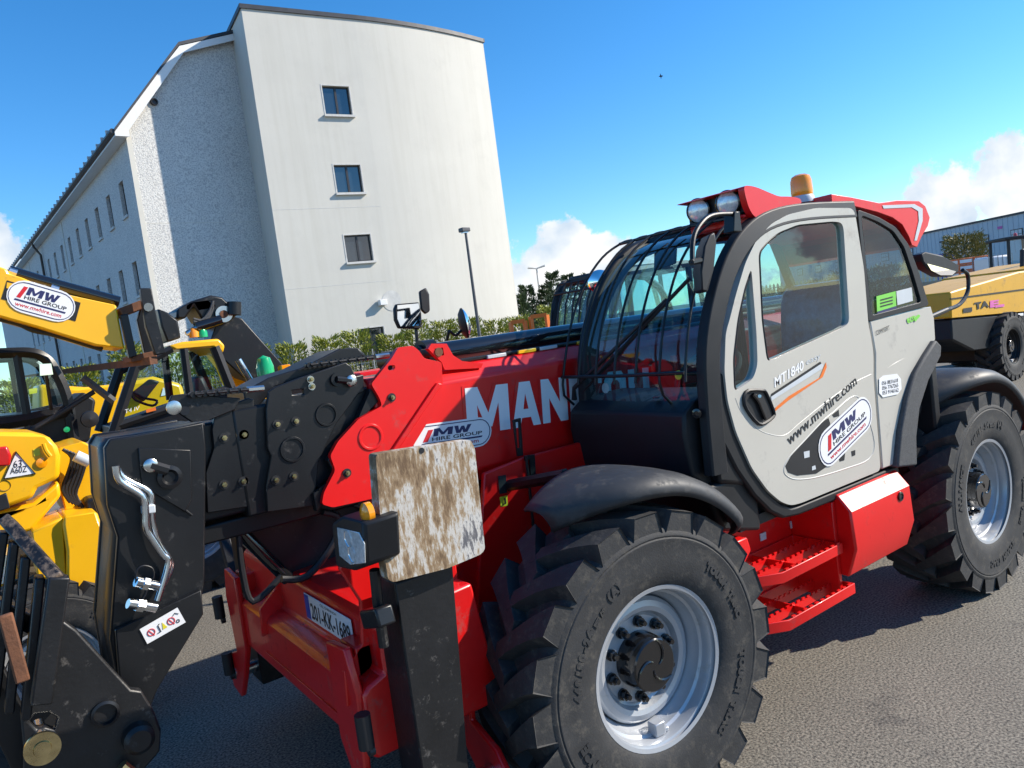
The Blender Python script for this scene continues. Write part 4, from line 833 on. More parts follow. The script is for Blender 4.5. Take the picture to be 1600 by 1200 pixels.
M['cladding'] = mat('pale blue cladding', (.52, .55, .58), .5, var=.05, scale=.3)
M['concrete'] = mat('board concrete', (.36, .32, .24), .9, var=.2, scale=1.2, bump=.2, bscale=12)
M['cream'] = mat('cream steel pale', (.60, .56, .38), .5)
M['pole'] = mat('galvanised pole', (.10, .10, .105), .5, metal=.3)
def azv(a): return Vector((math.sin(R(a)), math.cos(R(a)), 0))
Lc = Vector((8.08, 26.10, 0)); d1 = azv(95); Mc = Lc+d1*4.4; d2 = azv(77); bk = azv(-3)
curve = [Mc]
for i in range(14): curve.append(curve[-1]+azv(94.4-17.2*(i+.5)/14)*(6.6/14))
Rc = curve[-1]
TOP = 15.05
TW = thing('stair_tower', 'tall white rendered block with three square windows and dark parapet edge', 'building', (13.5, 28, 0))
def facade(p0, d, length, z0, z1, holes, t, nm, mt_, par):
    n_ = Vector((d.y, -d.x, 0)); out = [p0+Vector((0, 0, z0)), p0+d*length+Vector((0, 0, z0)), p0+d*length+Vector((0, 0, z1)), p0+Vector((0, 0, z1))]
    hh = [[p0+d*a+Vector((0, 0, c)), p0+d*b+Vector((0, 0, c)), p0+d*b+Vector((0, 0, e)), p0+d*a+Vector((0, 0, e))] for a, b, c, e in holes]
    return MB().prism(out, -n_*t, hh).build(nm, mt_, par, smooth=0)
def window(p0, d, a, b, z0, z1, par, mull=True, depth=.12, sill=True):
    n_ = Vector((d.y, -d.x, 0)); q = lambda s, z, o: p0+d*s+Vector((0, 0, z))+n_*o
    fwd = .055
    fo = MB().prism([q(a, z0, -depth), q(b, z0, -depth), q(b, z1, -depth), q(a, z1, -depth)], -n_*.05, [[q(a+fwd, z0+fwd, -depth), q(b-fwd, z0+fwd, -depth), q(b-fwd, z1-fwd, -depth), q(a+fwd, z1-fwd, -depth)]]).build('window', M['frame'], par, smooth=0)
    MB().prism([q(a+fwd, z0+fwd, -depth-.03), q(b-fwd, z0+fwd, -depth-.03), q(b-fwd, z1-fwd, -depth-.03), q(a+fwd, z1-fwd, -depth-.03)], -n_*.01).build('pane', M['winglass'], fo, smooth=0)
    if mull:
        m0 = (a+b)/2; MB().prism([q(m0-.04, z0+fwd, -depth+.006), q(m0+.04, z0+fwd, -depth+.006), q(m0+.04, z1-fwd, -depth+.006), q(m0-.04, z1-fwd, -depth+.006)], -n_*.05).build('mullion', M['frame'], fo, smooth=0)
    if sill:
        MB().prism([q(a-.08, z0-.09, -.05), q(b+.08, z0-.09, -.05), q(b+.08, z0-.005, -.05), q(a-.08, z0-.005, -.05)], n_*.17).build('sill', M['sill'], fo, smooth=0)
        MB().prism([q(a-.05, z0-.0, -.02), q(a, z0, -.02), q(a, z1, -.02), q(a-.05, z1, -.02)], n_*.032).prism([q(b, z0-.0, -.02), q(b+.05, z0, -.02), q(b+.05, z1+.05, -.02), q(b, z1+.05, -.02)], n_*.032).prism([q(a-.05, z1, -.02), q(b, z1, -.02), q(b, z1+.05, -.02), q(a-.05, z1+.05, -.02)], n_*.032).build('surround', M['sill'], fo, smooth=0)
    return fo
wz = [(11.25, 12.38), (8.20, 9.30), (5.46, 6.53), (1.6, 2.78)]
wa, wb = 2.64, 3.74
facade(Lc, d1, 4.4, 0, TOP, [(wa, wb, z0, z1) for z0, z1 in wz], .3, 'front_wall', M['render'], TW)
for z0, z1 in wz: window(Lc, d1, wa, wb, z0, z1, TW)
MB().grid([[p, p+Vector((0, 0, TOP))] for p in curve]+[[p+Vector((0, .3, 0)), p+Vector((0, .3, TOP))] for p in reversed(curve)]).build('front_wall', M['render'], TW, smooth=40)
bt = azv(5)
MB().prism([Lc+bt*.302, Lc+bt*9, Lc+bt*9+Vector((0, 0, TOP)), Lc+bt*.302+Vector((0, 0, TOP))], d1*.3).build('side_wall', M['render'], TW, smooth=0)
MB().prism([Rc+bk*.302, Rc+bk*8, Rc+bk*8+Vector((0, 0, TOP)), Rc+bk*.302+Vector((0, 0, TOP))], -d2*.3).build('side_wall', M['render'], TW, smooth=0)
n1_ = Vector((d1.y, -d1.x, 0))
MB().prism([Lc+n1_*.06-d1*.06]+[p+Vector((0, -.06, 0)) for p in curve]+[Rc+Vector((.06, -.06, 0)), Rc+bk*8, Lc+bt*9-d1*.06], (0, 0, .16)).build('parapet_cap', M['slate'], TW, smooth=0, loc=(0, 0, TOP))
for z in (7.62, 4.6):
    MB().prism([Lc+n1_*.004+Vector((0, 0, z)), Mc+n1_*.004+Vector((0, 0, z)), Mc+n1_*.004+Vector((0, 0, z+.018)), Lc+n1_*.004+Vector((0, 0, z+.018))], -n1_*.006).build('render_joint', M['sill'], TW, smooth=0)
q = Lc+d1*3.85+n1_*.01
fl = MB().box(-.22, .10, -.24, 0, 3.62, 3.85, M=Matrix.Translation(q)).build('flood_light', M['upvc'], TW, bevel=.02)
MB().rev([(0, .42), (.003, .42), (.003, .001)], q+d1*.42+Vector((0, 0, 3.78)), n1_, 28).build('repair_patch', M['sill'], TW, smooth=0)
# ---- long main block with pebble dash gable
MBk = thing('apartment_block', 'long pebble dashed block with slim windows and dark mansard roof', 'building', (6, 40, 0))
d87 = azv(87); Gc = Vector((3.80, 27.88, 0)); LEN = 52.0
gp = [(0, 0), (0, 10.9), (2.36, 14.04), (4.9, 14.93), (7.4, 14.04), (9.8, 10.9), (9.8, 0)]
MB().prism([Gc+d87*s+Vector((0, 0, z)) for s, z in gp], bk*.3).build('gable_wall', M['roughcast'], MBk, smooth=0)
MB().prism([Gc-d87*.012+Vector((0, 0, 0)), Gc+d87*.16, Gc+d87*.16+Vector((0, 0, 10.9)), Gc-d87*.012+Vector((0, 0, 10.9))], -bk*.02).build('corner_quoin', M['render'], MBk, smooth=0)
MB().prism([Gc+d87*.16-bk*.004+Vector((0, 0, 7.55)), Gc+d87*4.9-bk*.004+Vector((0, 0, 7.55)), Gc+d87*4.9-bk*.004+Vector((0, 0, 7.575)), Gc+d87*.16-bk*.004+Vector((0, 0, 7.575))], bk*.006).build('bell_joint', M['render'], MBk, smooth=0)
MB().rev([(0, .13), (.09, .13), (.10, .09), (.03, .08), (.03, .001)], Gc+d87*1.15+Vector((0, 0, 12.0))-bk*.0, -bk, 18).build('wall_vent', M['frame'], MBk)
# left long wall; facade direction runs away from the camera
dl = bk; nl = Vector((-dl.y, dl.x, 0))
offs = [1.55+2.42*k for k in range(14)]
rowz = [(8.2, 9.5), (5.15, 6.45), (2.1, 3.4)]
holes = [[Gc+dl*a+Vector((0, 0, z0)), Gc+dl*(a+.72)+Vector((0, 0, z0)), Gc+dl*(a+.72)+Vector((0, 0, z1)), Gc+dl*a+Vector((0, 0, z1))] for a in offs for z0, z1 in rowz]
MB().prism([Gc+dl*.3, Gc+dl*LEN, Gc+dl*LEN+Vector((0, 0, 10.9)), Gc+dl*.3+Vector((0, 0, 10.9))], -nl*.3, holes).build('long_wall', M['roughcast'], MBk, smooth=0)
for a in offs:
    for z0, z1 in rowz:
        qq = lambda s, z, o: Gc+dl*s+Vector((0, 0, z))+nl*o
        wn = MB().prism([qq(a, z0, -.13), qq(a+.72, z0, -.13), qq(a+.72, z1, -.13), qq(a, z1, -.13)], -nl*.05, [[qq(a+.05, z0+.05, -.13), qq(a+.67, z0+.05, -.13), qq(a+.67, z1-.05, -.13), qq(a+.05, z1-.05, -.13)]]).build('window', M['frame'], MBk, smooth=0)
        MB().prism([qq(a+.05, z0+.05, -.16), qq(a+.67, z0+.05, -.16), qq(a+.67, z1-.05, -.16), qq(a+.05, z1-.05, -.16)], -nl*.01).build('pane', M['winglass'], wn, smooth=0)
        MB().prism([qq(a-.07, z0-.09, -.1), qq(a+.79, z0-.09, -.1), qq(a+.79, z0, -.1), qq(a-.07, z0, -.1)], nl*.17).build('sill', M['sill'], wn, smooth=0)
for a in (15.2, 29.0):
    MB().prism([Gc+dl*a, Gc+dl*(a+.25), Gc+dl*(a+.25)+Vector((0, 0, 10.5)), Gc+dl*a+Vector((0, 0, 10.5))], nl*.03).build('wall_strip', M['render'], MBk, smooth=0)
dp = Gc+dl*22.8+nl*.12
MB().tube([dp+nl*.32+Vector((0, 0, 10.72)), dp+nl*.30+Vector((0, 0, 10.5)), dp+Vector((0, 0, 10.0)), dp], .07, 10).build('down_pipe', M['frame'], MBk)
ov = .42
rp_ = [(-ov, 10.88), (2.28, 14.22), (4.9, 15.12), (7.5, 14.22), (9.8+ov, 10.88)]
rf = MB().prism([Gc-bk*.30+d87*s+Vector((0, 0, z)) for s, z in rp_]+[Gc-bk*.30+d87*s+Vector((0, 0, z-.12)) for s, z in reversed(rp_)], bk*(LEN+.4)).build('roof', M['slate'], MBk, smooth=0)
bg_ = [(-ov, 10.62), (-ov, 10.84), (2.30, 14.08), (4.9, 14.98), (7.5, 14.08)]; bi = [(7.4, 13.86), (4.9, 14.74), (2.42, 13.86), (.05, 10.84), (.05, 10.62)]
MB().prism([Gc-bk*.28+d87*s+Vector((0, 0, z)) for s, z in bg_+bi], bk*.06).build('barge_board', M['upvc'], rf, smooth=0)
MB().prism([Gc-d87*ov-bk*.2+Vector((0, 0, 10.62)), Gc-bk*.2+Vector((0, 0, 10.62)), Gc-bk*.2+Vector((0, 0, 10.68)), Gc-d87*ov-bk*.2+Vector((0, 0, 10.68))], bk*LEN).build('soffit', M['upvc'], rf, smooth=0)
MB().tube([Gc-d87*(ov+.07)-bk*.25+Vector((0, 0, 10.80)), Gc-d87*(ov+.07)+bk*LEN+Vector((0, 0, 10.80))], .085, 8).build('gutter', M['frame'], rf)
for k in range(56):
    c = Gc-d87*(ov+.10)+bk*(.3+k*.9)+Vector((0, 0, 10.86)); MB().box(-.07, .07, -.05, .05, -.05, .09, M=Matrix.Translation(c)).build('gutter_bracket', M['sill'], rf, smooth=0)
# ---- warehouse at the far side
WH = thing('warehouse', 'long pale blue clad warehouse with paned windows and blue shutter', 'building', (130, 50, 0))
W0_ = Vector((124.2, 42.7, 0)); dw = azv(29); nw = Vector((-dw.y, dw.x, 0)); wl0, wl1 = -40, 75
wq = lambda s, z, o=0: W0_+dw*s+Vector((0, 0, z))+nw*o
MB().prism([wq(wl0, 0), wq(wl1, 0), wq(wl1, 8.6), wq(wl0, 8.6)], -nw*30).build('wall', M['cladding'], WH, smooth=0)
for k in range(int((wl1-wl0)/1.0)):
    MB().prism([wq(wl0+k*1.0, 3.2, .0), wq(wl0+k*1.0+.12, 3.2, .0), wq(wl0+k*1.0+.12, 8.5, .0), wq(wl0+k*1.0, 8.5, .0)], nw*.06).build('cladding_rib', M['cladding'], WH, smooth=0)
MB().prism([wq(wl0-.3, 8.6, .2), wq(wl1+.3, 8.6, .2), wq(wl1+.3, 8.9, .2), wq(wl0-.3, 8.9, .2)], -nw*31).build('roof_edge', M['slate'], WH, smooth=0)
for s in (1.4, 8.0, 13.3, 26, 33, 41, 49, 57, 65):
    wn = MB().prism([wq(s-1.1, 5.05, .08), wq(s+1.1, 5.05, .08), wq(s+1.1, 6.55, .08), wq(s-1.1, 6.55, .08)], nw*.05).build('window', M['frame'], WH, smooth=0)
    for i in range(3):
        for j in range(2):
            a = s-1.0+i*.69; z = 5.15+j*.68
            MB().prism([wq(a, z, .135), wq(a+.6, z, .135), wq(a+.6, z+.6, .135), wq(a, z+.6, .135)], nw*.01).build('pane', M['bluegrey'], wn, smooth=0)
MB().prism([wq(14.5, 0, .1), wq(19.5, 0, .1), wq(19.5, 4.7, .1), wq(14.5, 4.7, .1)], nw*.08).build('shutter', M['blue'], WH, smooth=0)
flat('small_sign', M['pink'], WH, [wq(5.0, 7.0, .1), wq(4.0, 7.0, .1), wq(4.0, 7.4, .1), wq(5.0, 7.4, .1)], .0)
MB().box(-.3, .3, -.3, .3, 6.55, 6.8, M=Matrix.Translation(wq(17, 0, .3))).build('wall_lamp', M['frame'], WH)
# ---- retaining wall and palisade fence in the yard behind
def line_pts(u, v, z, depth):
    d = ray(u, v); t = depth/d.dot(fw); p = CAM+d*t; p.z = z; return p
fa, fb = line_pts(1500, 460, 0, 43), line_pts(1130, 500, 0, 46)
dv = (fb-fa); fl_ = dv.length; dv.normalize(); nv = Vector((-dv.y, dv.x, 0))
rw_ = MB().prism([fa, fb, fb+Vector((0, 0, 1.5)), fa+Vector((0, 0, 1.5))], nv*.25).build('retaining_wall', M['concrete'], None, bevel=.02)
tag(rw_, 'low grey concrete wall under the cream palisade fence', 'wall')
PF = thing('palisade_fence', 'cream steel palisade fence standing on the concrete wall', 'fence', fa+Vector((0, 0, 1.5)))
pale = None
for k in range(int(fl_/.22)):
    c = fa+dv*(k*.22+.1)+nv*.12
    if pale is None:
        pale = MB().prism([c+dv*a+Vector((0, 0, z)) for a, z in ((-.07, 1.5), (.07, 1.5), (.07, 2.45), (0, 2.58), (-.07, 2.45))], nv*.02).build('pale', M['cream'], PF, smooth=0); c0 = c
    else:
        o = pale.copy(); col.objects.link(o); o.location = c-c0
for z in (1.7, 2.3):
    MB().prism([fa+nv*.15+Vector((0, 0, z)), fb+nv*.15+Vector((0, 0, z)), fb+nv*.15+Vector((0, 0, z+.06)), fa+nv*.15+Vector((0, 0, z+.06))], nv*.04).build('fence_rail', M['cream'], PF, smooth=0)
# ---- street lamps
def pole_at(u, v, depth): return line_pts(u, v, 0, depth)
sl = thing('street_lamp', 'dark pole with single floodlight against the white tower wall', 'street lamp', pole_at(748, 515, 20))
b0 = sl.location.copy(); tp_ = CAM+ray(728, 362)*(20.2/1.0)
tp_ = Vector((b0.x, b0.y, tp_.z))
MB().tube([b0, tp_], [.055, .035], 10).build('pole', M['pole'], sl)
MB().box(-.16, .10, -.10, .10, -.06, .05, M=Matrix.Translation(tp_)).build('lamp_head', M['pole'], sl, bevel=.02)
MB().box(-.10, .04, -.07, .07, -.09, -.062, M=Matrix.Translation(tp_)).build('lamp_glass', M['lens'], sl)
s2 = thing('street_lamp', 'pale slim pole with two arms standing beyond the conifers', 'street lamp', pole_at(846, 480, 42))
b0 = s2.location.copy(); tp_ = Vector((b0.x, b0.y, (CAM+ray(838, 420)*42).z))
MB().tube([b0, tp_], [.07, .045], 10).build('pole', M['sill'], s2)
for s in (-1, 1): MB().tube([tp_, tp_+rt*s*.48+Vector((0, 0, .10))], [.04, .06], 6).build('lamp_arm', M['sill'], s2)
# ------------------------------------------------------------------ plants
def leafmat(name, a, b):
    m_ = mat(name, a, .6, var=0); t = m_.node_tree; bs = t.nodes['Principled BSDF']
    gi = t.nodes.new('ShaderNodeNewGeometry'); rp = t.nodes.new('ShaderNodeValToRGB'); rp.color_ramp.elements[0].color = (*a, 1); rp.color_ramp.elements[1].color = (*b, 1)
    t.links.new(gi.outputs['Random Per Island'], rp.inputs[0]); t.links.new(rp.outputs[0], bs.inputs['Base Color'])
    bs.inputs['Subsurface Weight'].default_value = 0; bs.inputs['Transmission Weight'].default_value = 0
    return m_
M['conifer'] = leafmat('golden conifer leaves', (.09, .14, .015), (.34, .34, .03))
M['dark_conifer'] = leafmat('dark conifer leaves', (.02, .045, .018), (.06, .10, .03))
M['bush'] = leafmat('autumn bush leaves', (.08, .11, .02), (.30, .22, .05))
M['bark'] = mat('bark', (.09, .065, .045), .9, var=.3, scale=8)
def shrub(name, label, cat, base, h, rad, n, lm, group, seed, size=.16, cone=.6, trunkh=.3):
    rg = random.Random(seed); T = thing(name, label, cat, base, group); bb = MB()
    sprays = [(rg.uniform(0, 6.28), rg.uniform(.15, 1)**.8) for _ in range(max(10, n//9))]
    for i in range(n):
        az, tz = sprays[i % len(sprays)]
        z = h*(trunkh*.4+(1-trunkh*.4)*tz); rr = rad*(1-cone*tz)*rg.uniform(.15, 1.08)**.6
        z += rr*.35*rg.uniform(0, 1); a = az+rg.gauss(0, .16)
        c = Vector(base)+Vector((rr*math.cos(a), rr*math.sin(a), z))
        d = Vector((math.cos(a)*rg.uniform(.3, 1), math.sin(a)*rg.uniform(.3, 1), rg.uniform(.2, 1.1))).normalized(); s = d.cross(Vector((rg.uniform(-1, 1), rg.uniform(-1, 1), rg.uniform(-1, 1)))).normalized()
        L_ = size*rg.uniform(.6, 1.5); w_ = L_*.22
        bb.add([c-d*L_*.4, c+s*w_, c+d*L_, c-s*w_], [(0, 1, 2, 3)])
    bb.build('crown', lm, T, smooth=0)
    tb_ = MB().tube([Vector(base), Vector(base)+Vector((.03, .02, h*.8))], [.06*h/2.2, .015], 8)
    for k in range(5):
        a = rg.uniform(0, 6.28); z = h*(.2+.12*k); tb_.tube([Vector(base)+Vector((0, 0, z)), Vector(base)+Vector((rad*.6*math.cos(a), rad*.6*math.sin(a), z+.4))], [.03, .008], 6)
    tb_.build('trunk', M['bark'], T)
    return T
hx = [-5.2, -3.6, -2.4, -.9, .6, 2.0, 3.3, 4.6, 5.9, 7.1, 8.3, 9.5, 10.7, 11.9, 13.2, 14.4, 15.6, 16.8, 18.1, 19.4]
rg0 = random.Random(3)
for k, x in enumerate(hx):
    h = 2.35+rg0.uniform(-.25, .40)+(.25 if 2 < k < 6 else 0)
    shrub('conifer_shrub', 'feathery yellow green conifer shrub in the row behind the wire fence', 'shrub', (x, 23.9-.05*x+rg0.uniform(-.25, .25), 0), h, .85, 2800, M['conifer'], 'conifer shrubs along the building', 50+k, .085, .45)
for k, (u, dpt, h) in enumerate(((815, 38, 3.6), (828, 40, 4.1), (858, 41, 4.0), (872, 40, 4.6), (895, 44, 4.6), (925, 42, 4.4), (948, 46, 4.0))):
    b = line_pts(u, 500, 0, dpt); shrub('conifer_tree', 'dark pointed conifer beyond the white tower', 'tree', b, h, 1.15, 2200, M['dark_conifer'], 'dark conifers beyond the tower', 90+k, .13, .75)
b = line_pts(1512, 440, 0, 66); shrub('small_tree', 'small yellowing round tree in front of the warehouse', 'tree', b, 4.6, 2.0, 4500, M['bush'], None, 120, .16, .25, .9)
for k, u in enumerate((1180, 1215, 1250, 1290, 1330, 1370, 1400)):
    b = line_pts(u, 470, 0, 40+rg0.uniform(-2, 2)); shrub('yard_bush', 'green bush growing before the palisade fence', 'shrub', b, 2.1+rg0.uniform(-.3, .5), 1.3, 1600, M['dark_conifer'], 'bushes before the palisade fence', 140+k, .12, .3)
# wire fence in front of the conifer row
WF = thing('wire_fence', 'grey welded wire mesh fence in front of the conifer row', 'fence', (6, 22.6, 0))
M['wire'] = mat('galvanised wire', (.26, .27, .28), .5, metal=.5)
fenceL = lambda x: Vector((x, 22.95-.05*x, 0))
bb = MB()
for k in range(int(26/.14)):
    p = fenceL(-6+k*.14); bb.tube([p+Vector((0, 0, .05)), p+Vector((0, 0, 1.85))], .006, 4, caps=False)
for z in [.1+.2*i for i in range(9)]: bb.tube([fenceL(-6)+Vector((0, 0, z)), fenceL(20)+Vector((0, 0, z))], .006, 4, caps=False)
bb.build('mesh_panel', M['wire'], WF, smooth=0, kind='stuff')
for k in range(11):
    p = fenceL(-6+2.6*k); MB().tube([p, p+Vector((0, 0, 1.95))], .03, 4).build('post', M['wire'], WF)
# bird
bp0 = CAM+ray(1033, 119)*38
bd = MB().tube([bp0-rt*.12, bp0, bp0+rt*.10], [.01, .045, .01], 8)
bd.add([bp0+rt*.02, bp0+rt*.02+up*.16-rt*.05, bp0-rt*.06], [(0, 1, 2)]).add([bp0+rt*.02, bp0+rt*.05-up*.12-rt*.04+fw*.1, bp0-rt*.05], [(0, 1, 2)])
tag(bd.build('bird', M['ink'], None), 'small dark bird flying in the blue sky', 'bird')
# ------------------------------------------------------------------ neighbouring machines
def wheels(T, spots, s=1.0):
    for x, y, rz in spots: place_wheel_copy(W0, T, Matrix.Translation((x, y, .64*s)) @ Matrix.Rotation(rz, 4, 'Z') @ Matrix.Scale(s, 4))
# ---- yellow telehandler facing the other way, cut by the picture edge: pod, boom, cab, carriage
YD = thing('telehandler', 'yellow telehandler with boom lowered, steel forks and triangular number plate', 'telehandler', (-3, 3.6, 0))
y0 = 2.9
pod = plateY([(-130, 672), (50, 676), (78, 684), (90, 698), (95, 713), (94, 746), (87, 750), (60, 762), (56, 768), (52, 778), (-60, 820), (-130, 820)], y0, .55).build('engine_pod', M['yellow'], YD, bevel=.03)
plateY([(-130, 826), (52, 786), (92, 752), (96, 775), (50, 830), (-130, 870)], y0+.06, .5).build('pod_skirt', M['yellow'], YD, bevel=.02)
tri = flat('triangle_plate', M['white'], pod, [PY(u, v, y0) for u, v in ((6, 748), (55, 740), (25, 706))], .003)
MB().tube([PY(u, v, y0-.005) for u, v in ((6, 748), (55, 740), (25, 706))], .006, 6, closed=True).build('triangle_border', M['ink'], tri)
text('plate_upper', '63', M['ink'], tri, PY(21, 731, y0), PY(34, 729, y0)-PY(21, 731, y0), PY(21, 720, y0)-PY(21, 731, y0), out=.006)
text('plate_lower', 'A60Z', M['ink'], tri, PY(16, 741, y0), PY(42, 737, y0)-PY(16, 741, y0), PY(16, 731, y0)-PY(16, 741, y0), out=.006)
MB().rev([(0, .03), (.012, .028), (.016, .001)], PY(65, 723, y0), (0, -1, 0), 20).build('indicator', M['orangelens'], pod)
MB().rev([(0, .03), (.004, .03), (-.01, .02), (-.01, .001)], PY(7, 759, y0), (0, -1, 0), 20).build('filler_cap', M['rust'], pod)
MB().tube(smoothpts([PY(u, v, y0-.02) for u, v in ((68, 693), (72, 704), (79, 713))], 3, False), .012, 8).build('grab_handle', M['yellow'], pod)
flat('warning_sticker', M['limeyellow'], pod, [PY(u, v, y0) for u, v in ((53, 713), (63, 711), (62, 700), (52, 702))], .003)
plateY([(-10, 700), (12, 697), (18, 712), (16, 728), (-10, 730)], y0-.08, .08).build('tail_lamp', M['redlens'], pod, bevel=.012)
plateY([(-4, 776), (10, 770), (16, 794), (-4, 800)], y0-.03, .03).build('pod_catch', M['ink'], pod, bevel=.006)
mud = plateY([(100, 808), (152, 800), (168, 843), (156, 962), (136, 968), (104, 905), (104, 862), (98, 820)], y0-.10, .45).build('front_mudguard', M['yellow'], YD, bevel=.015)
plateY([(50, 830), (98, 808), (104, 905), (60, 905)], y0-.06, .4).build('mudguard_side', M['yellow'], YD, bevel=.01)
plateY([(92, 700), (130, 690), (150, 700), (158, 800), (104, 806), (92, 760)], y0+.25, .6).build('chassis_front', M['yellow'], YD, bevel=.01)
for k in range(5):
    MB().tube(smoothpts([PY(u+5*k, v+2*k, y0+.18) for u, v in ((98, 702), (112, 715), (106, 740), (98, 765), (110, 785))], 3, False), .011, 8).build('hydraulic_hose', M['ink'], YD)
MB().cyl(PY(118, 712, y0+.1), PY(140, 722, y0+.1), .035, 14).build('accumulator', M['bluegrey'], YD)
MB().box(-1.62, -1.3, 3.0, 3.5, .5, 1.4).build('front_frame', M['black'], YD, bevel=.02)
wheels(YD, ((-1.95, 2.75, 0),), .8)
wheels(YD, ((-1.95, 4.9, math.pi), (-4.9, 2.75, 0), (-4.9, 4.9, math.pi)), .8)
MB().box(-5.3, -2.0, 3.1, 4.5, .5, 1.0).build('chassis_body', M['yellow'], YD, bevel=.03)
# boom
yb = 3.45
bm_ = plateY([(-240, 345), (-10, 413), (12, 421), (16, 428), (36, 434), (64, 446), (72, 453), (182, 477), (195, 545), (150, 540), (60, 512), (0, 495), (-240, 425)], yb, .36).build('boom', M['yellow'], YD, bevel=.012)
MB().tube([PY(14, 424, yb+.18), PY(60, 438, yb+.18), PY(186, 472, yb+.18)], .04, 12).build('boom_pipe', M['gloss_black'], bm_)
for u, v in ((20, 426), (85, 452)): MB().tube([PY(u-6, v-2, yb+.14), PY(u+6, v+2, yb+.14)], .028, 10).build('pipe_clip', M['steel'], bm_)
MB().tube(smoothpts([PY(u, v, yb+.1) for u, v in ((0, 498), (30, 506), (52, 516), (90, 524), (160, 546))], 4, False), .018, 8).build('boom_hose', M['ink'], bm_)
flat('decal_backing', M['ink'], bm_, [PY(u, v, yb) for u, v in ((2, 467), (118, 502), (126, 473), (11, 438))], .002)
hire_sticker(bm_, PY(65, 471, yb), (PY(118, 486, yb)-PY(12, 456, yb))*.5, (PY(72, 447, yb)-PY(58, 495, yb))*.5, o=.005)
plateY([(11, 441), (25, 444), (23, 454), (10, 450)], yb-.004, .003).build('yellow_badge', M['yellow'], bm_)
# carriage on the boom end with rusty fork
cr_ = plateY([(219, 450), (237, 450), (246, 500), (259, 552), (243, 555), (228, 510)], yb-.12, .06).build('fork_shank', M['black_worn'], YD, bevel=.006)
plateY([(185, 482), (222, 468), (228, 480), (192, 494)], yb+.0, .3).build('carriage_rail', M['rust'], YD, bevel=.006)
plateY([(188, 492), (200, 490), (214, 556), (202, 560)], yb-.02, .06).build('carriage_upright', M['black'], YD, bevel=.006)
plateY([(222, 478), (232, 500), (243, 560), (228, 562), (214, 500)], yb+.12, .06).build('carriage_upright', M['black'], YD, bevel=.006)
plateY([(202, 556), (243, 548), (246, 558), (205, 566)], yb+.0, .3).build('carriage_rail', M['rust'], YD, bevel=.006)
MB().cyl(PY(232, 480, yb-.14), PY(232, 480, yb-.12), .028, 20).build('shank_pin', M['steel'], cr_)
fa_ = PY(240, 563, yb-.1); fb_ = PY(40, 588, 5.6)
MB().tube([fa_, fa_.lerp(fb_, .5), fb_], [.036, .032, .012], 4).build('fork_blade', M['rust'], YD)
# cab
yk = 4.05
for yy_ in (yk, yk+.85):
    cabf = MB()
    cabf.tube(smoothpts([PY(u, v, yk)+Vector((0, yy_-yk, 0)) for u, v in ((-110, 556), (0, 552), (45, 551), (67, 558), (84, 576), (104, 620), (116, 690))], 4, False), .04, 6)
    cabf.tube([PY(u, v, yk)+Vector((0, yy_-yk, 0)) for u, v in ((26, 555), (46, 672))], .03, 6)
    cabf.tube([PY(u, v, yk)+Vector((0, yy_-yk, 0)) for u, v in ((-110, 680), (46, 655), (112, 640))], .05, 6)
    cabf.build('cab_frame', M['black'], YD)

MB().prism([PY(u, v, yk+.01) for u, v in ((-105, 560), (22, 557), (40, 650), (-105, 668))], (0, .005, 0)).build('cab_glass', M['glass'], YD, smooth=0)
MB().prism([PY(u, v, yk+.01) for u, v in ((30, 557), (60, 560), (78, 580), (98, 628), (48, 645))], (0, .005, 0)).build('cab_glass', M['glass'], YD, smooth=0)
MB().grid([[PY(u, v, yk), PY(u, v, yk)+Vector((0, .85, 0))] for u, v in ((-110, 553), (0, 550), (45, 549), (67, 556))]).build('cab_roof', M['black'], YD, solid=.05)
plateY([(-110, 660), (110, 640), (116, 700), (-110, 700)], yk+.02, .8).build('cab_lower_panel', M['black'], YD, bevel=.01)
flat('white_label', M['white'], YD, [PY(u, v, yk) for u, v in ((16, 674), (39, 668), (37, 658), (14, 662))], .006)
flat('white_label', M['white'], YD, [PY(u, v, yk) for u, v in ((53, 652), (80, 645), (78, 638), (51, 644))], .006)
MB().prism([PY(u, v, yk-.2) for u, v in ((62, 569), (80, 568), (83, 585), (63, 587))], (0, .03, 0)).build('cab_mirror', M['mirror'], YD)
MB().tube([PY(72, 586, yk-.18), PY(80, 640, yk-.1)], .012, 8).build('mirror_stalk', M['black'], YD)
MB().tube([PY(129, 590, yk-.25), PY(178, 627, yk-.25)], [.028, .028], 6).build('wiper_blade', M['trim'], YD)
MB().tube([PY(147, 612, yk-.2), PY(84, 652, yk-.2), PY(15, 690, yk-.2)], .018, 8).build('wiper_arm', M['ink'], YD)
plateY([(96, 640), (130, 612), (150, 625), (140, 690), (100, 700)], yk+.2, .6).build('dash_console', M['plastic'], YD, bevel=.02)
MB().rev([(0, .06), (.02, .055), (.03, .001)], PY(140, 655, yk-.05), (0, -1, 0), 20).build('work_lamp', M['ink'], YD)
MB().rev([(0, .02), (.01, .02), (.012, .001)], PY(104, 671, yk-.02), (0, -1, 0), 16).build('green_knob', M['greenlens'], YD)
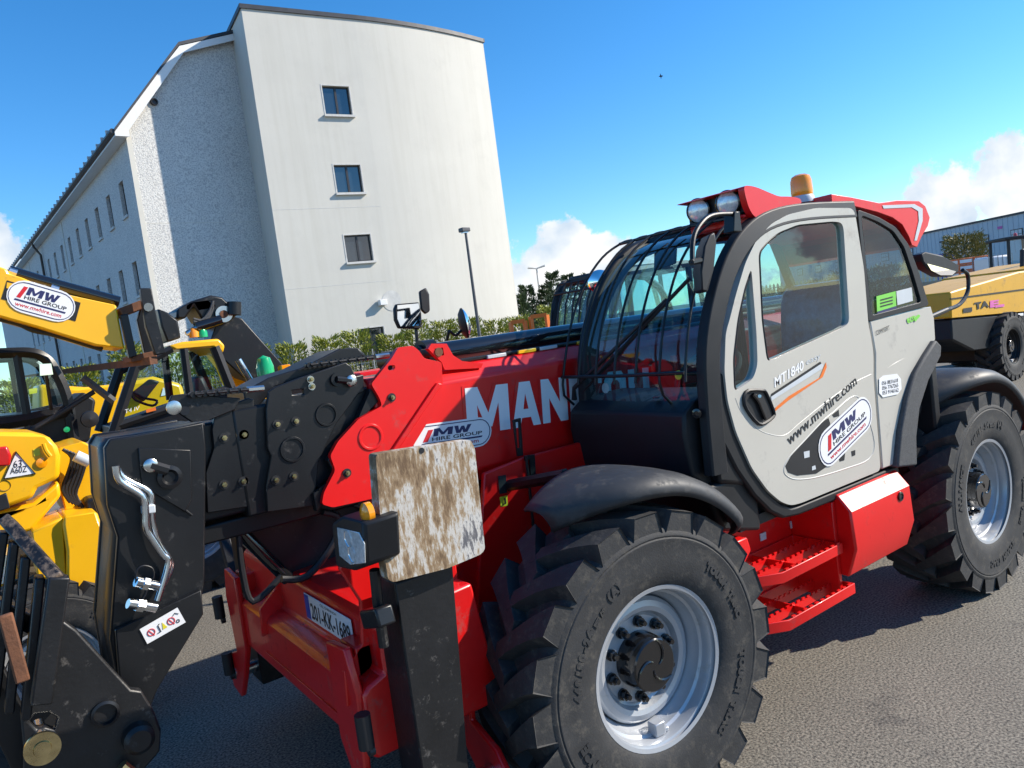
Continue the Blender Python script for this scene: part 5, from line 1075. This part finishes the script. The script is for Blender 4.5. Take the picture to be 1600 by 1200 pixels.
# ---- yellow telehandler with black lifted boom
YB = thing('telehandler', 'yellow cabbed telehandler with black inner boom lifted at an angle', 'telehandler', (.5, 6.2, 0))
y1 = 5.5
rfp = [(262, 541), (285, 534), (342, 529), (352, 540), (349, 552), (330, 541), (270, 546)]
plateY(rfp, y1, .95).build('cab_roof', M['yellow'], YB, bevel=.03)
def post(T, a, b, y, dy, r=.04, nm='cab_post', mt_='plastic'):
    MB().tube([PY(*a, y)+Vector((0, dy, 0)), PY(*b, y)+Vector((0, dy, 0))], r, 6).build(nm, M[mt_], T)
for dy in (0, .9):
    post(YB, (268, 545), (205, 580), y1, dy); post(YB, (212, 570), (176, 680), y1, dy, .05); post(YB, (287, 545), (297, 625), y1, dy); post(YB, (335, 542), (362, 610), y1, dy, .05)
post(YB, (176, 668), (365, 604), y1, 0, .04, 'cab_sill')
MB().prism([PY(u, v, y1+.01) for u, v in ((214, 572), (268, 547), (286, 546), (294, 622), (182, 662))], (0, .005, 0)).build('cab_glass', M['glass'], YB, smooth=0)
MB().prism([PY(u, v, y1+.01) for u, v in ((290, 546), (334, 543), (358, 604), (298, 622))], (0, .005, 0)).build('cab_glass', M['glass'], YB, smooth=0)
plateY([(178, 668), (362, 606), (372, 700), (190, 740)], y1+.02, .85).build('cab_door_panel', M['black'], YB, bevel=.01)
text('emission_badge', 'T4 IV', M['white'], YB, PY(196, 646, y1-.05), PY(219, 640, y1-.05)-PY(196, 646, y1-.05), PY(195, 640, y1-.05)-PY(196, 646, y1-.05), shear=.2)
plateY([(228, 640), (243, 636), (244, 641), (229, 645)], y1-.05, .01).build('orange_label', M['orange'], YB)
MB().tube(smoothpts([PY(u, v, y1+.4) for u, v in ((205, 612), (225, 622), (245, 626), (238, 634), (212, 625))], 3), .014, 6, closed=True).build('steering_wheel', M['ink'], YB)
plateY([(305, 590), (318, 585), (330, 612), (322, 640), (305, 640)], y1+.35, .4).build('driver_seat', M['plastic'], YB, bevel=.05)
MB().rev([(0, .05), (.05, .05), (.09, .035), (.10, .001)], PY(304, 527, y1+.4), (0, 0, 1), 20).build('beacon', M['orangelens'], YB)
MB().rev([(0, .05), (.05, .05), (.09, .035), (.10, .001)], PY(317, 527, y1+.4), (0, 0, 1), 20).build('beacon', M['greenlens'], YB)
MB().rev([(0, .09), (.10, .09), (.19, .065), (.22, .001)], PY(416, 588, 5.7), (0, 0, 1), 24).build('beacon', M['greenlens'], YB)
MB().tube([PY(416, 588, 5.7), Vector((PY(416, 588, 5.7).x, 5.7, 1.2))], .03, 8).build('beacon_post', M['black'], YB)
plateY([(439, 571), (452, 569), (464, 577), (460, 582), (440, 584)], 5.7, .12).build('indicator', M['orangelens'], YB, bevel=.01)
plateY([(330, 548), (352, 540), (372, 545), (412, 590), (400, 606), (362, 604), (350, 575)], y1+1.0, .35).build('boom_base', M['yellow'], YB, bevel=.02)
bmb = plateY([(326, 540), (338, 506), (360, 494), (378, 497), (480, 612), (462, 640), (410, 610), (404, 598), (380, 590)], y1+.55, .34).build('inner_boom', M['black'], YB, bevel=.012)
hb = plateY([(276, 484), (300, 470), (330, 461), (347, 464), (358, 474), (372, 478), (373, 490), (360, 502), (340, 508), (316, 500), (303, 478), (290, 498), (276, 498)], y1+.45, .5).build('boom_head', M['black'], YB, bevel=.02)
MB().rev([(0, .085), (-.03, .085), (-.03, .04), (-.01, .035), (-.01, .001)], PY(349, 491, y1+.44), (0, 1, 0), 28).build('head_pin', M['steel'], hb)
MB().rev([(0, .04), (-.03, .04), (-.03, .001)], PY(349, 491, y1+.42), (0, 1, 0), 20).build('pin_centre', M['rust'], hb)
MB().tube([PY(366, 472, y1+.4), PY(366, 492, y1+.4)], .07, 12).build('head_roller', M['black'], hb)
for k in range(3): MB().tube(smoothpts([PY(u, v+4*k, y1+.42) for u, v in ((333, 470), (328, 485), (316, 500), (302, 498))], 3, False), .014, 8).build('head_hose', M['trim'], hb)
plateY([(246, 482), (262, 488), (278, 500), (283, 528), (262, 535), (252, 510)], y1+.3, .3).build('tilt_link', M['black'], hb, bevel=.02)
MB().cyl(PY(306, 512, y1+.4), PY(345, 500, y1+.4), .055, 16).build('tilt_cylinder', M['gloss_black'], hb)
MB().cyl(PY(291, 522, y1+.4), PY(308, 512, y1+.4), .028, 14).build('tilt_rod', M['steel'], hb)
MB().cyl(PY(372, 562, y1+.35), PY(391, 594, y1+.35), .035, 14).build('lift_rod', M['steel'], YB)
MB().box(-1.2, 3.2, 5.5, 7.5, .5, 1.25).build('chassis_body', M['yellow'], YB, bevel=.05)
MB().box(.6, 3.2, 6.6, 7.5, 1.25, 1.75).build('engine_cover', M['yellow'], YB, bevel=.05)
wheels(YB, ((-.6, 5.3, 0), (2.4, 5.3, 0), (-.6, 7.7, math.pi), (2.4, 7.7, math.pi)))
# ---- yellow loader standing behind
YL = thing('wheel_loader', 'yellow loader with white warning triangle seen through the cab windows', 'loader', (-.6, 9.6, 0))
y2 = 8.8
lb_ = plateY([(60, 600), (135, 605), (200, 598), (240, 588), (285, 600), (300, 660), (200, 690), (60, 690)], y2, 1.2).build('body', M['yellow'], YL, bevel=.05)
plateY([(205, 615), (235, 592), (250, 596), (225, 628)], y2-.1, .2).build('lift_arm', M['plastic'], YL, bevel=.02)
flat('warning_triangle', M['white'], lb_, [PY(u, v, y2) for u, v in ((251, 619), (265, 616), (255, 605))], .01)
plateY([(45, 608), (58, 606), (58, 614), (46, 616)], y2-.3, .1).build('side_box', M['limeyellow'], YL)
wheels(YL, ((-2.2, 8.7, 0), (.6, 8.7, 0), (-2.2, 10.6, math.pi), (.6, 10.6, math.pi)))
# ---- red telehandler in the next bay: dark cab with guard, round mirror
RE = thing('telehandler', 'red telehandler with barred dark cab parked behind the long boom', 'telehandler', (3, 4, 0))
ye = 3.15
cm0 = PY(700, 524, 3.4).x; c0 = PY(862, 516, ye+.9); xE = c0.x
prE = [(xE, 1.3), (xE+.02, 1.95), (xE+.10, 2.22), (xE+.22, 2.42), (xE+.4, 2.47), (xE+1.5, 2.45), (xE+1.9, 1.9), (xE+1.9, 1.0), (xE+.5, 1.0)]
for dy in (0, .9):
    MB().tube(smoothpts([Vector((x, ye+dy, z)) for x, z in prE], 3), .04, 6, closed=True).tube([(xE+1.2, ye+dy, 2.46), (xE+1.2, ye+dy, 1.0)], .035, 6).build('cab_frame', M['plastic'], RE)
    MB().prism([Vector((x, ye+dy, z)) for x, z in prE], (0, .005, 0)).build('side_glass', M['glass'], RE, smooth=0)
MB().grid([[Vector((x, ye+.9*k/4, z)) for k in range(5)] for x, z in prE[:5]]).build('windscreen', M['glass'], RE)
MB().box(xE+.3, xE+1.6, ye, ye+.9, 2.45, 2.53).build('roof', M['plastic'], RE, bevel=.03)
gE = None
for k in range(9):
    y = ye+.0+.9*k/8; o = MB().tube([(xE-.05, y, 1.7), (xE-.03, y, 1.95), (xE+.05, y, 2.25), (xE+.17, y, 2.46)], .010, 6).build('guard_bar', M['ink'], RE)
for x, z in ((xE-.04, 1.9), (xE+.17, 2.46), (xE+.10, 2.36)): MB().tube([(x, ye, z), (x, ye+.9, z)], .012, 6).build('guard_bar', M['ink'], RE)
MB().rev([(0, .11), (.02, .10), (.04, .06), (.05, .001)], PY(937, 440, ye-.15), (-.6, -.8, 0), 28).build('round_mirror', M['mirror'], RE)
MB().tube([PY(937, 455, ye-.12), PY(940, 480, ye)], .012, 8).build('mirror_arm', M['black'], RE)
MB().box(cm0-.5, xE+4, 4.2, 4.7, 1.35, 1.85).build('boom', M['red'], RE, bevel=.02)
MB().box(xE-.7, xE+3, 3.2, 5.3, .55, 1.0).build('chassis', M['red'], RE, bevel=.03)
MB().box(xE+.5, xE+3, 4.75, 5.4, .7, 1.6).build('engine_cover', M['red'], RE, bevel=.04)
wheels(RE, ((xE-.2, 3.05, 0), (xE+2.6, 3.05, 0), (xE-.2, 5.45, math.pi), (xE+2.6, 5.45, math.pi)))
cm_ = PY(726, 505, 3.4)
rmo = MB().rev([(0, .13), (.015, .12), (.035, .08), (.05, .001)], cm_, (.9, -.45, .1), 32).build('convex_mirror', M['mirror'], RE)
MB().rev([(-.05, .02), (-.04, .09), (-.01, .135), (.004, .135)], cm_, (.9, -.45, .1), 32).build('mirror_back', M['plastic'], rmo)
MB().tube(smoothpts([PY(u, v, 3.4) for u, v in ((722, 515), (712, 524), (702, 517), (700, 524))]+[(PY(700, 524, 3.4).x, 3.6, 1.9), (PY(700, 524, 3.4).x, 4.25, 1.84)], 3, False), .012, 8).build('mirror_arm', M['ink'], rmo)
# ---- yellow roofed cab two bays on, seen through the windscreen
YF = thing('telehandler', 'yellow roofed telehandler with blue side beam seen through the windscreen', 'telehandler', (5, 6.5, 0))
yf = 5.9; cF = PY(965, 500, yf); xF = cF.x
prF = [(xF, 1.5), (xF+.15, 2.0), (xF+.45, 2.55), (xF+.7, 2.66), (xF+1.7, 2.64), (xF+1.95, 1.9), (xF+1.95, 1.0), (xF+.4, 1.0)]
for dy in (0, .95):
    MB().tube(smoothpts([Vector((x, yf+dy, z)) for x, z in prF], 3), .045, 6, closed=True).tube([(xF+1.0, yf+dy, 2.6), (xF+1.05, yf+dy, 1.0)], .035, 6).build('cab_frame', M['plastic'], YF)
    MB().prism([Vector((x, yf+dy, z)) for x, z in prF], (0, .005, 0)).build('side_glass', M['glass'], YF, smooth=0)
MB().box(xF+.6, xF+2.0, yf-.02, yf+1.0, 2.63, 2.76).build('cab_roof', M['yellow'], YF, bevel=.04)
MB().box(xF-1.5, xF+3.4, yf-.1, yf+.2, 1.62, 1.95).build('side_beam', M['blue'], YF, bevel=.02)
MB().box(xF-1, xF+3.2, yf, yf+2.1, .55, 1.2).build('chassis', M['yellow'], YF, bevel=.03)
wheels(YF, ((xF-.2, yf, 0), (xF+2.6, yf, 0), (xF-.2, yf+2.3, math.pi), (xF+2.6, yf+2.3, math.pi)))
# ---- yellow dumper on the right
DU = thing('site_dumper', 'ochre yellow articulated site dumper with black skirt and big tyres', 'dumper', (12.5, 3.6, 0))
yd = 3.5
hdn = plateY([(1485, 456), (1500, 451), (1545, 438), (1592, 424), (1640, 418), (1700, 415), (1700, 476), (1600, 487), (1486, 497)], yd, 1.3).build('engine_hood', M['dumper'], DU, bevel=.03)
plateY([(1486, 466), (1700, 438), (1700, 440), (1486, 468)], yd-.012, .014).build('hood_seam', M['ink'], hdn)
plateY([(1487, 498), (1600, 488), (1700, 478), (1700, 515), (1560, 520), (1545, 545), (1520, 548), (1488, 532)], yd+.03, 1.2).build('skirt', M['plastic'], DU, bevel=.03)
text('model_letters', 'TA', M['ink'], hdn, PY(1522, 484, yd), PY(1545, 480, yd)-PY(1522, 484, yd), PY(1521, 473, yd)-PY(1522, 484, yd), bold=.05, out=.01)
text('model_digit', 'E', M['pink'], hdn, PY(1546, 481, yd), PY(1560, 479, yd)-PY(1546, 481, yd), PY(1546, 470, yd)-PY(1546, 481, yd), bold=.05, out=.01)
flat('pink_bar', M['pink'], hdn, [PY(u, v, yd) for u, v in ((1554, 481), (1568, 479), (1568, 475), (1554, 477))], .012)
flat('hood_sticker', M['ink'], hdn, [PY(u, v, yd) for u, v in ((1504, 489), (1518, 487), (1518, 480), (1504, 482))], .01)
flat('hood_label', M['white'], hdn, [PY(u, v, yd) for u, v in ((1588, 494), (1598, 493), (1598, 489), (1588, 490))], .01)
wc = PY(1585, 556, yd-.1)
for x_, y_, rz in ((wc.x, yd-.1, 0), (wc.x, yd+1.9, math.pi), (wc.x+2.4, yd-.1, 0), (wc.x+2.4, yd+1.9, math.pi)):
    wq_ = place_wheel_copy(W0, DU, Matrix.Translation((x_, y_, .60)) @ Matrix.Rotation(rz, 4, 'Z') @ Matrix.Scale(.94, 4))
    wq_.data = wq_.data.copy(); wq_.data.materials[0] = M['plastic']
MB().box(wc.x-.5, wc.x+3, yd+.3, yd+1.3, .4, .9).build('chassis', M['black'], DU, bevel=.03)
MB().prism([(wc.x+1.6, yd+.1, 1.0), (wc.x+3.6, yd+.1, 1.1), (wc.x+3.9, yd+.1, 2.0), (wc.x+1.3, yd+.1, 1.9)], (0, 1.5, 0)).build('skip', M['dumper'], DU, bevel=.04)
MB().tube([PY(1597, 430, yd+.5), PY(1597, 392, yd+.5), PY(1640, 385, yd+.5)], .04, 8).build('roll_bar', M['ink'], DU)
# ---- carton stacks, tank, small excavator behind the dumper
M['carton'] = mat('orange printed carton', (.72, .16, .04), .6, var=.06)
for cx_ in range(2):
    bs_ = line_pts(1505+cx_*24, 440, 0, 34)
    for k in range(8):
        z = .15+k*.29; cc = Matrix.Translation(bs_+Vector((0, 0, z))) @ Matrix.Rotation(-.6, 4, 'Z')
        o = MB().box(-.33, .33, -.3, .3, 0, .28, M=cc).build('carton', M['carton'], None, bevel=.01)
        tag(o, 'orange carton with white panel in the pallet stack behind the dumper', 'carton', 'cartons in the pallet stack')
        MB().box(-.27, .27, -.306, -.301, .07, .21, M=cc).build('white_panel', M['white'], o, smooth=0)
        MB().box(-.337, -.331, -.24, .24, .07, .21, M=cc).build('white_panel', M['white'], o, smooth=0)
        if k == 0:
            pt_ = MB().box(-.4, .4, -.4, -.2, -.15, 0, M=cc).box(-.4, .4, -.1, .1, -.15, 0, M=cc).box(-.4, .4, .2, .4, -.15, 0, M=cc).build('pallet', M['concrete'], None)
            tag(pt_, 'wooden pallet under a stack of orange cartons', 'pallet', 'pallets under the cartons')
tk = line_pts(1552, 430, 0, 32)
T2 = thing('bulk_tank', 'white plastic bulk tank in a wire cage beside the cartons', 'tank', tk, None)
MB().box(-.5, .5, -.5, .5, 1.3, 2.35, M=Matrix.Translation(tk) @ Matrix.Rotation(-.6, 4, 'Z')).build('bottle', M['white'], T2, bevel=.08)
MB().box(-.55, .55, -.55, .55, 0, 1.3, M=Matrix.Translation(tk) @ Matrix.Rotation(-.6, 4, 'Z')).build('base_crate', M['trim'], T2, bevel=.02)
for k in range(6):
    for s in (-.53, .53):
        MB().tube([Matrix.Translation(tk) @ Matrix.Rotation(-.6, 4, 'Z') @ Vector((-.5+.2*k, s, z)) for z in (1.3, 2.4)], .015, 5).build('cage_bar', M['wire'], T2)
xk = line_pts(1592, 440, 0, 24)
T3 = thing('excavator', 'white and blue mini excavator with dark framed cab behind the dumper', 'excavator', xk)
MX = Matrix.Translation(xk) @ Matrix.Rotation(-.7, 4, 'Z')
for sx in (-.55, .55):
    for sy in (-.5, .5): MB().tube([MX @ Vector((sx, sy, 1.0)), MX @ Vector((sx*.92, sy, 2.75))], .05, 6).build('cab_post', M['ink'], T3)
MB().box(-.62, .62, -.58, .58, 2.72, 2.82, M=MX).build('cab_roof', M['ink'], T3, bevel=.03)
MB().box(-.5, .5, -.505, -.5, 1.3, 2.7, M=MX).build('cab_glass', M['glass'], T3, smooth=0)
MB().box(-.9, .9, -.7, .7, .7, 1.25, M=MX).build('upper_body', M['white'], T3, bevel=.06)
MB().box(-.95, .7, -.72, .72, 1.25, 1.6, M=MX).build('blue_cover', M['blue'], T3, bevel=.06)
for s in (-.5, .5): MB().box(-1, 1, s-.2, s+.2, 0, .5, M=MX).build('track', M['rubber'], T3, bevel=.12)
MB().rev([(0, .06), (.1, .05), (.12, .001)], MX @ Vector((0, 0, 2.82)), (0, 0, 1), 14).build('beacon', M['redlens'], T3)
# ---- orange tube frames beyond the boom
for k, (ua, ub, va, vb, dp_) in enumerate(((798, 820, 504, 528, 15), (829, 854, 495, 530, 15))):
    p0, p1 = CAM+ray(ua, va)*dp_, CAM+ray(ub, va-3)*dp_
    zt = (p0.z+p1.z)/2; q0 = Vector((p0.x, p0.y, 0)); q1 = Vector((p1.x, p1.y, 0))
    T4 = thing('lift_frame', ('low', 'tall')[k]+' orange square tube frame standing behind the boom', 'frame', q0)
    MB().tube([q0, q0+Vector((0, 0, zt))], .05, 4).build('upright', M['orange'], T4); MB().tube([q1, q1+Vector((0, 0, zt))], .05, 4).build('upright', M['orange'], T4)
    MB().tube([q0+Vector((0, 0, zt)), q1+Vector((0, 0, zt))], .055, 4).build('crossbar', M['orange'], T4)
    MB().tube([q0+Vector((0, 0, .1)), q1+Vector((0, 0, .1))], .05, 4).build('crossbar', M['orange'], T4)
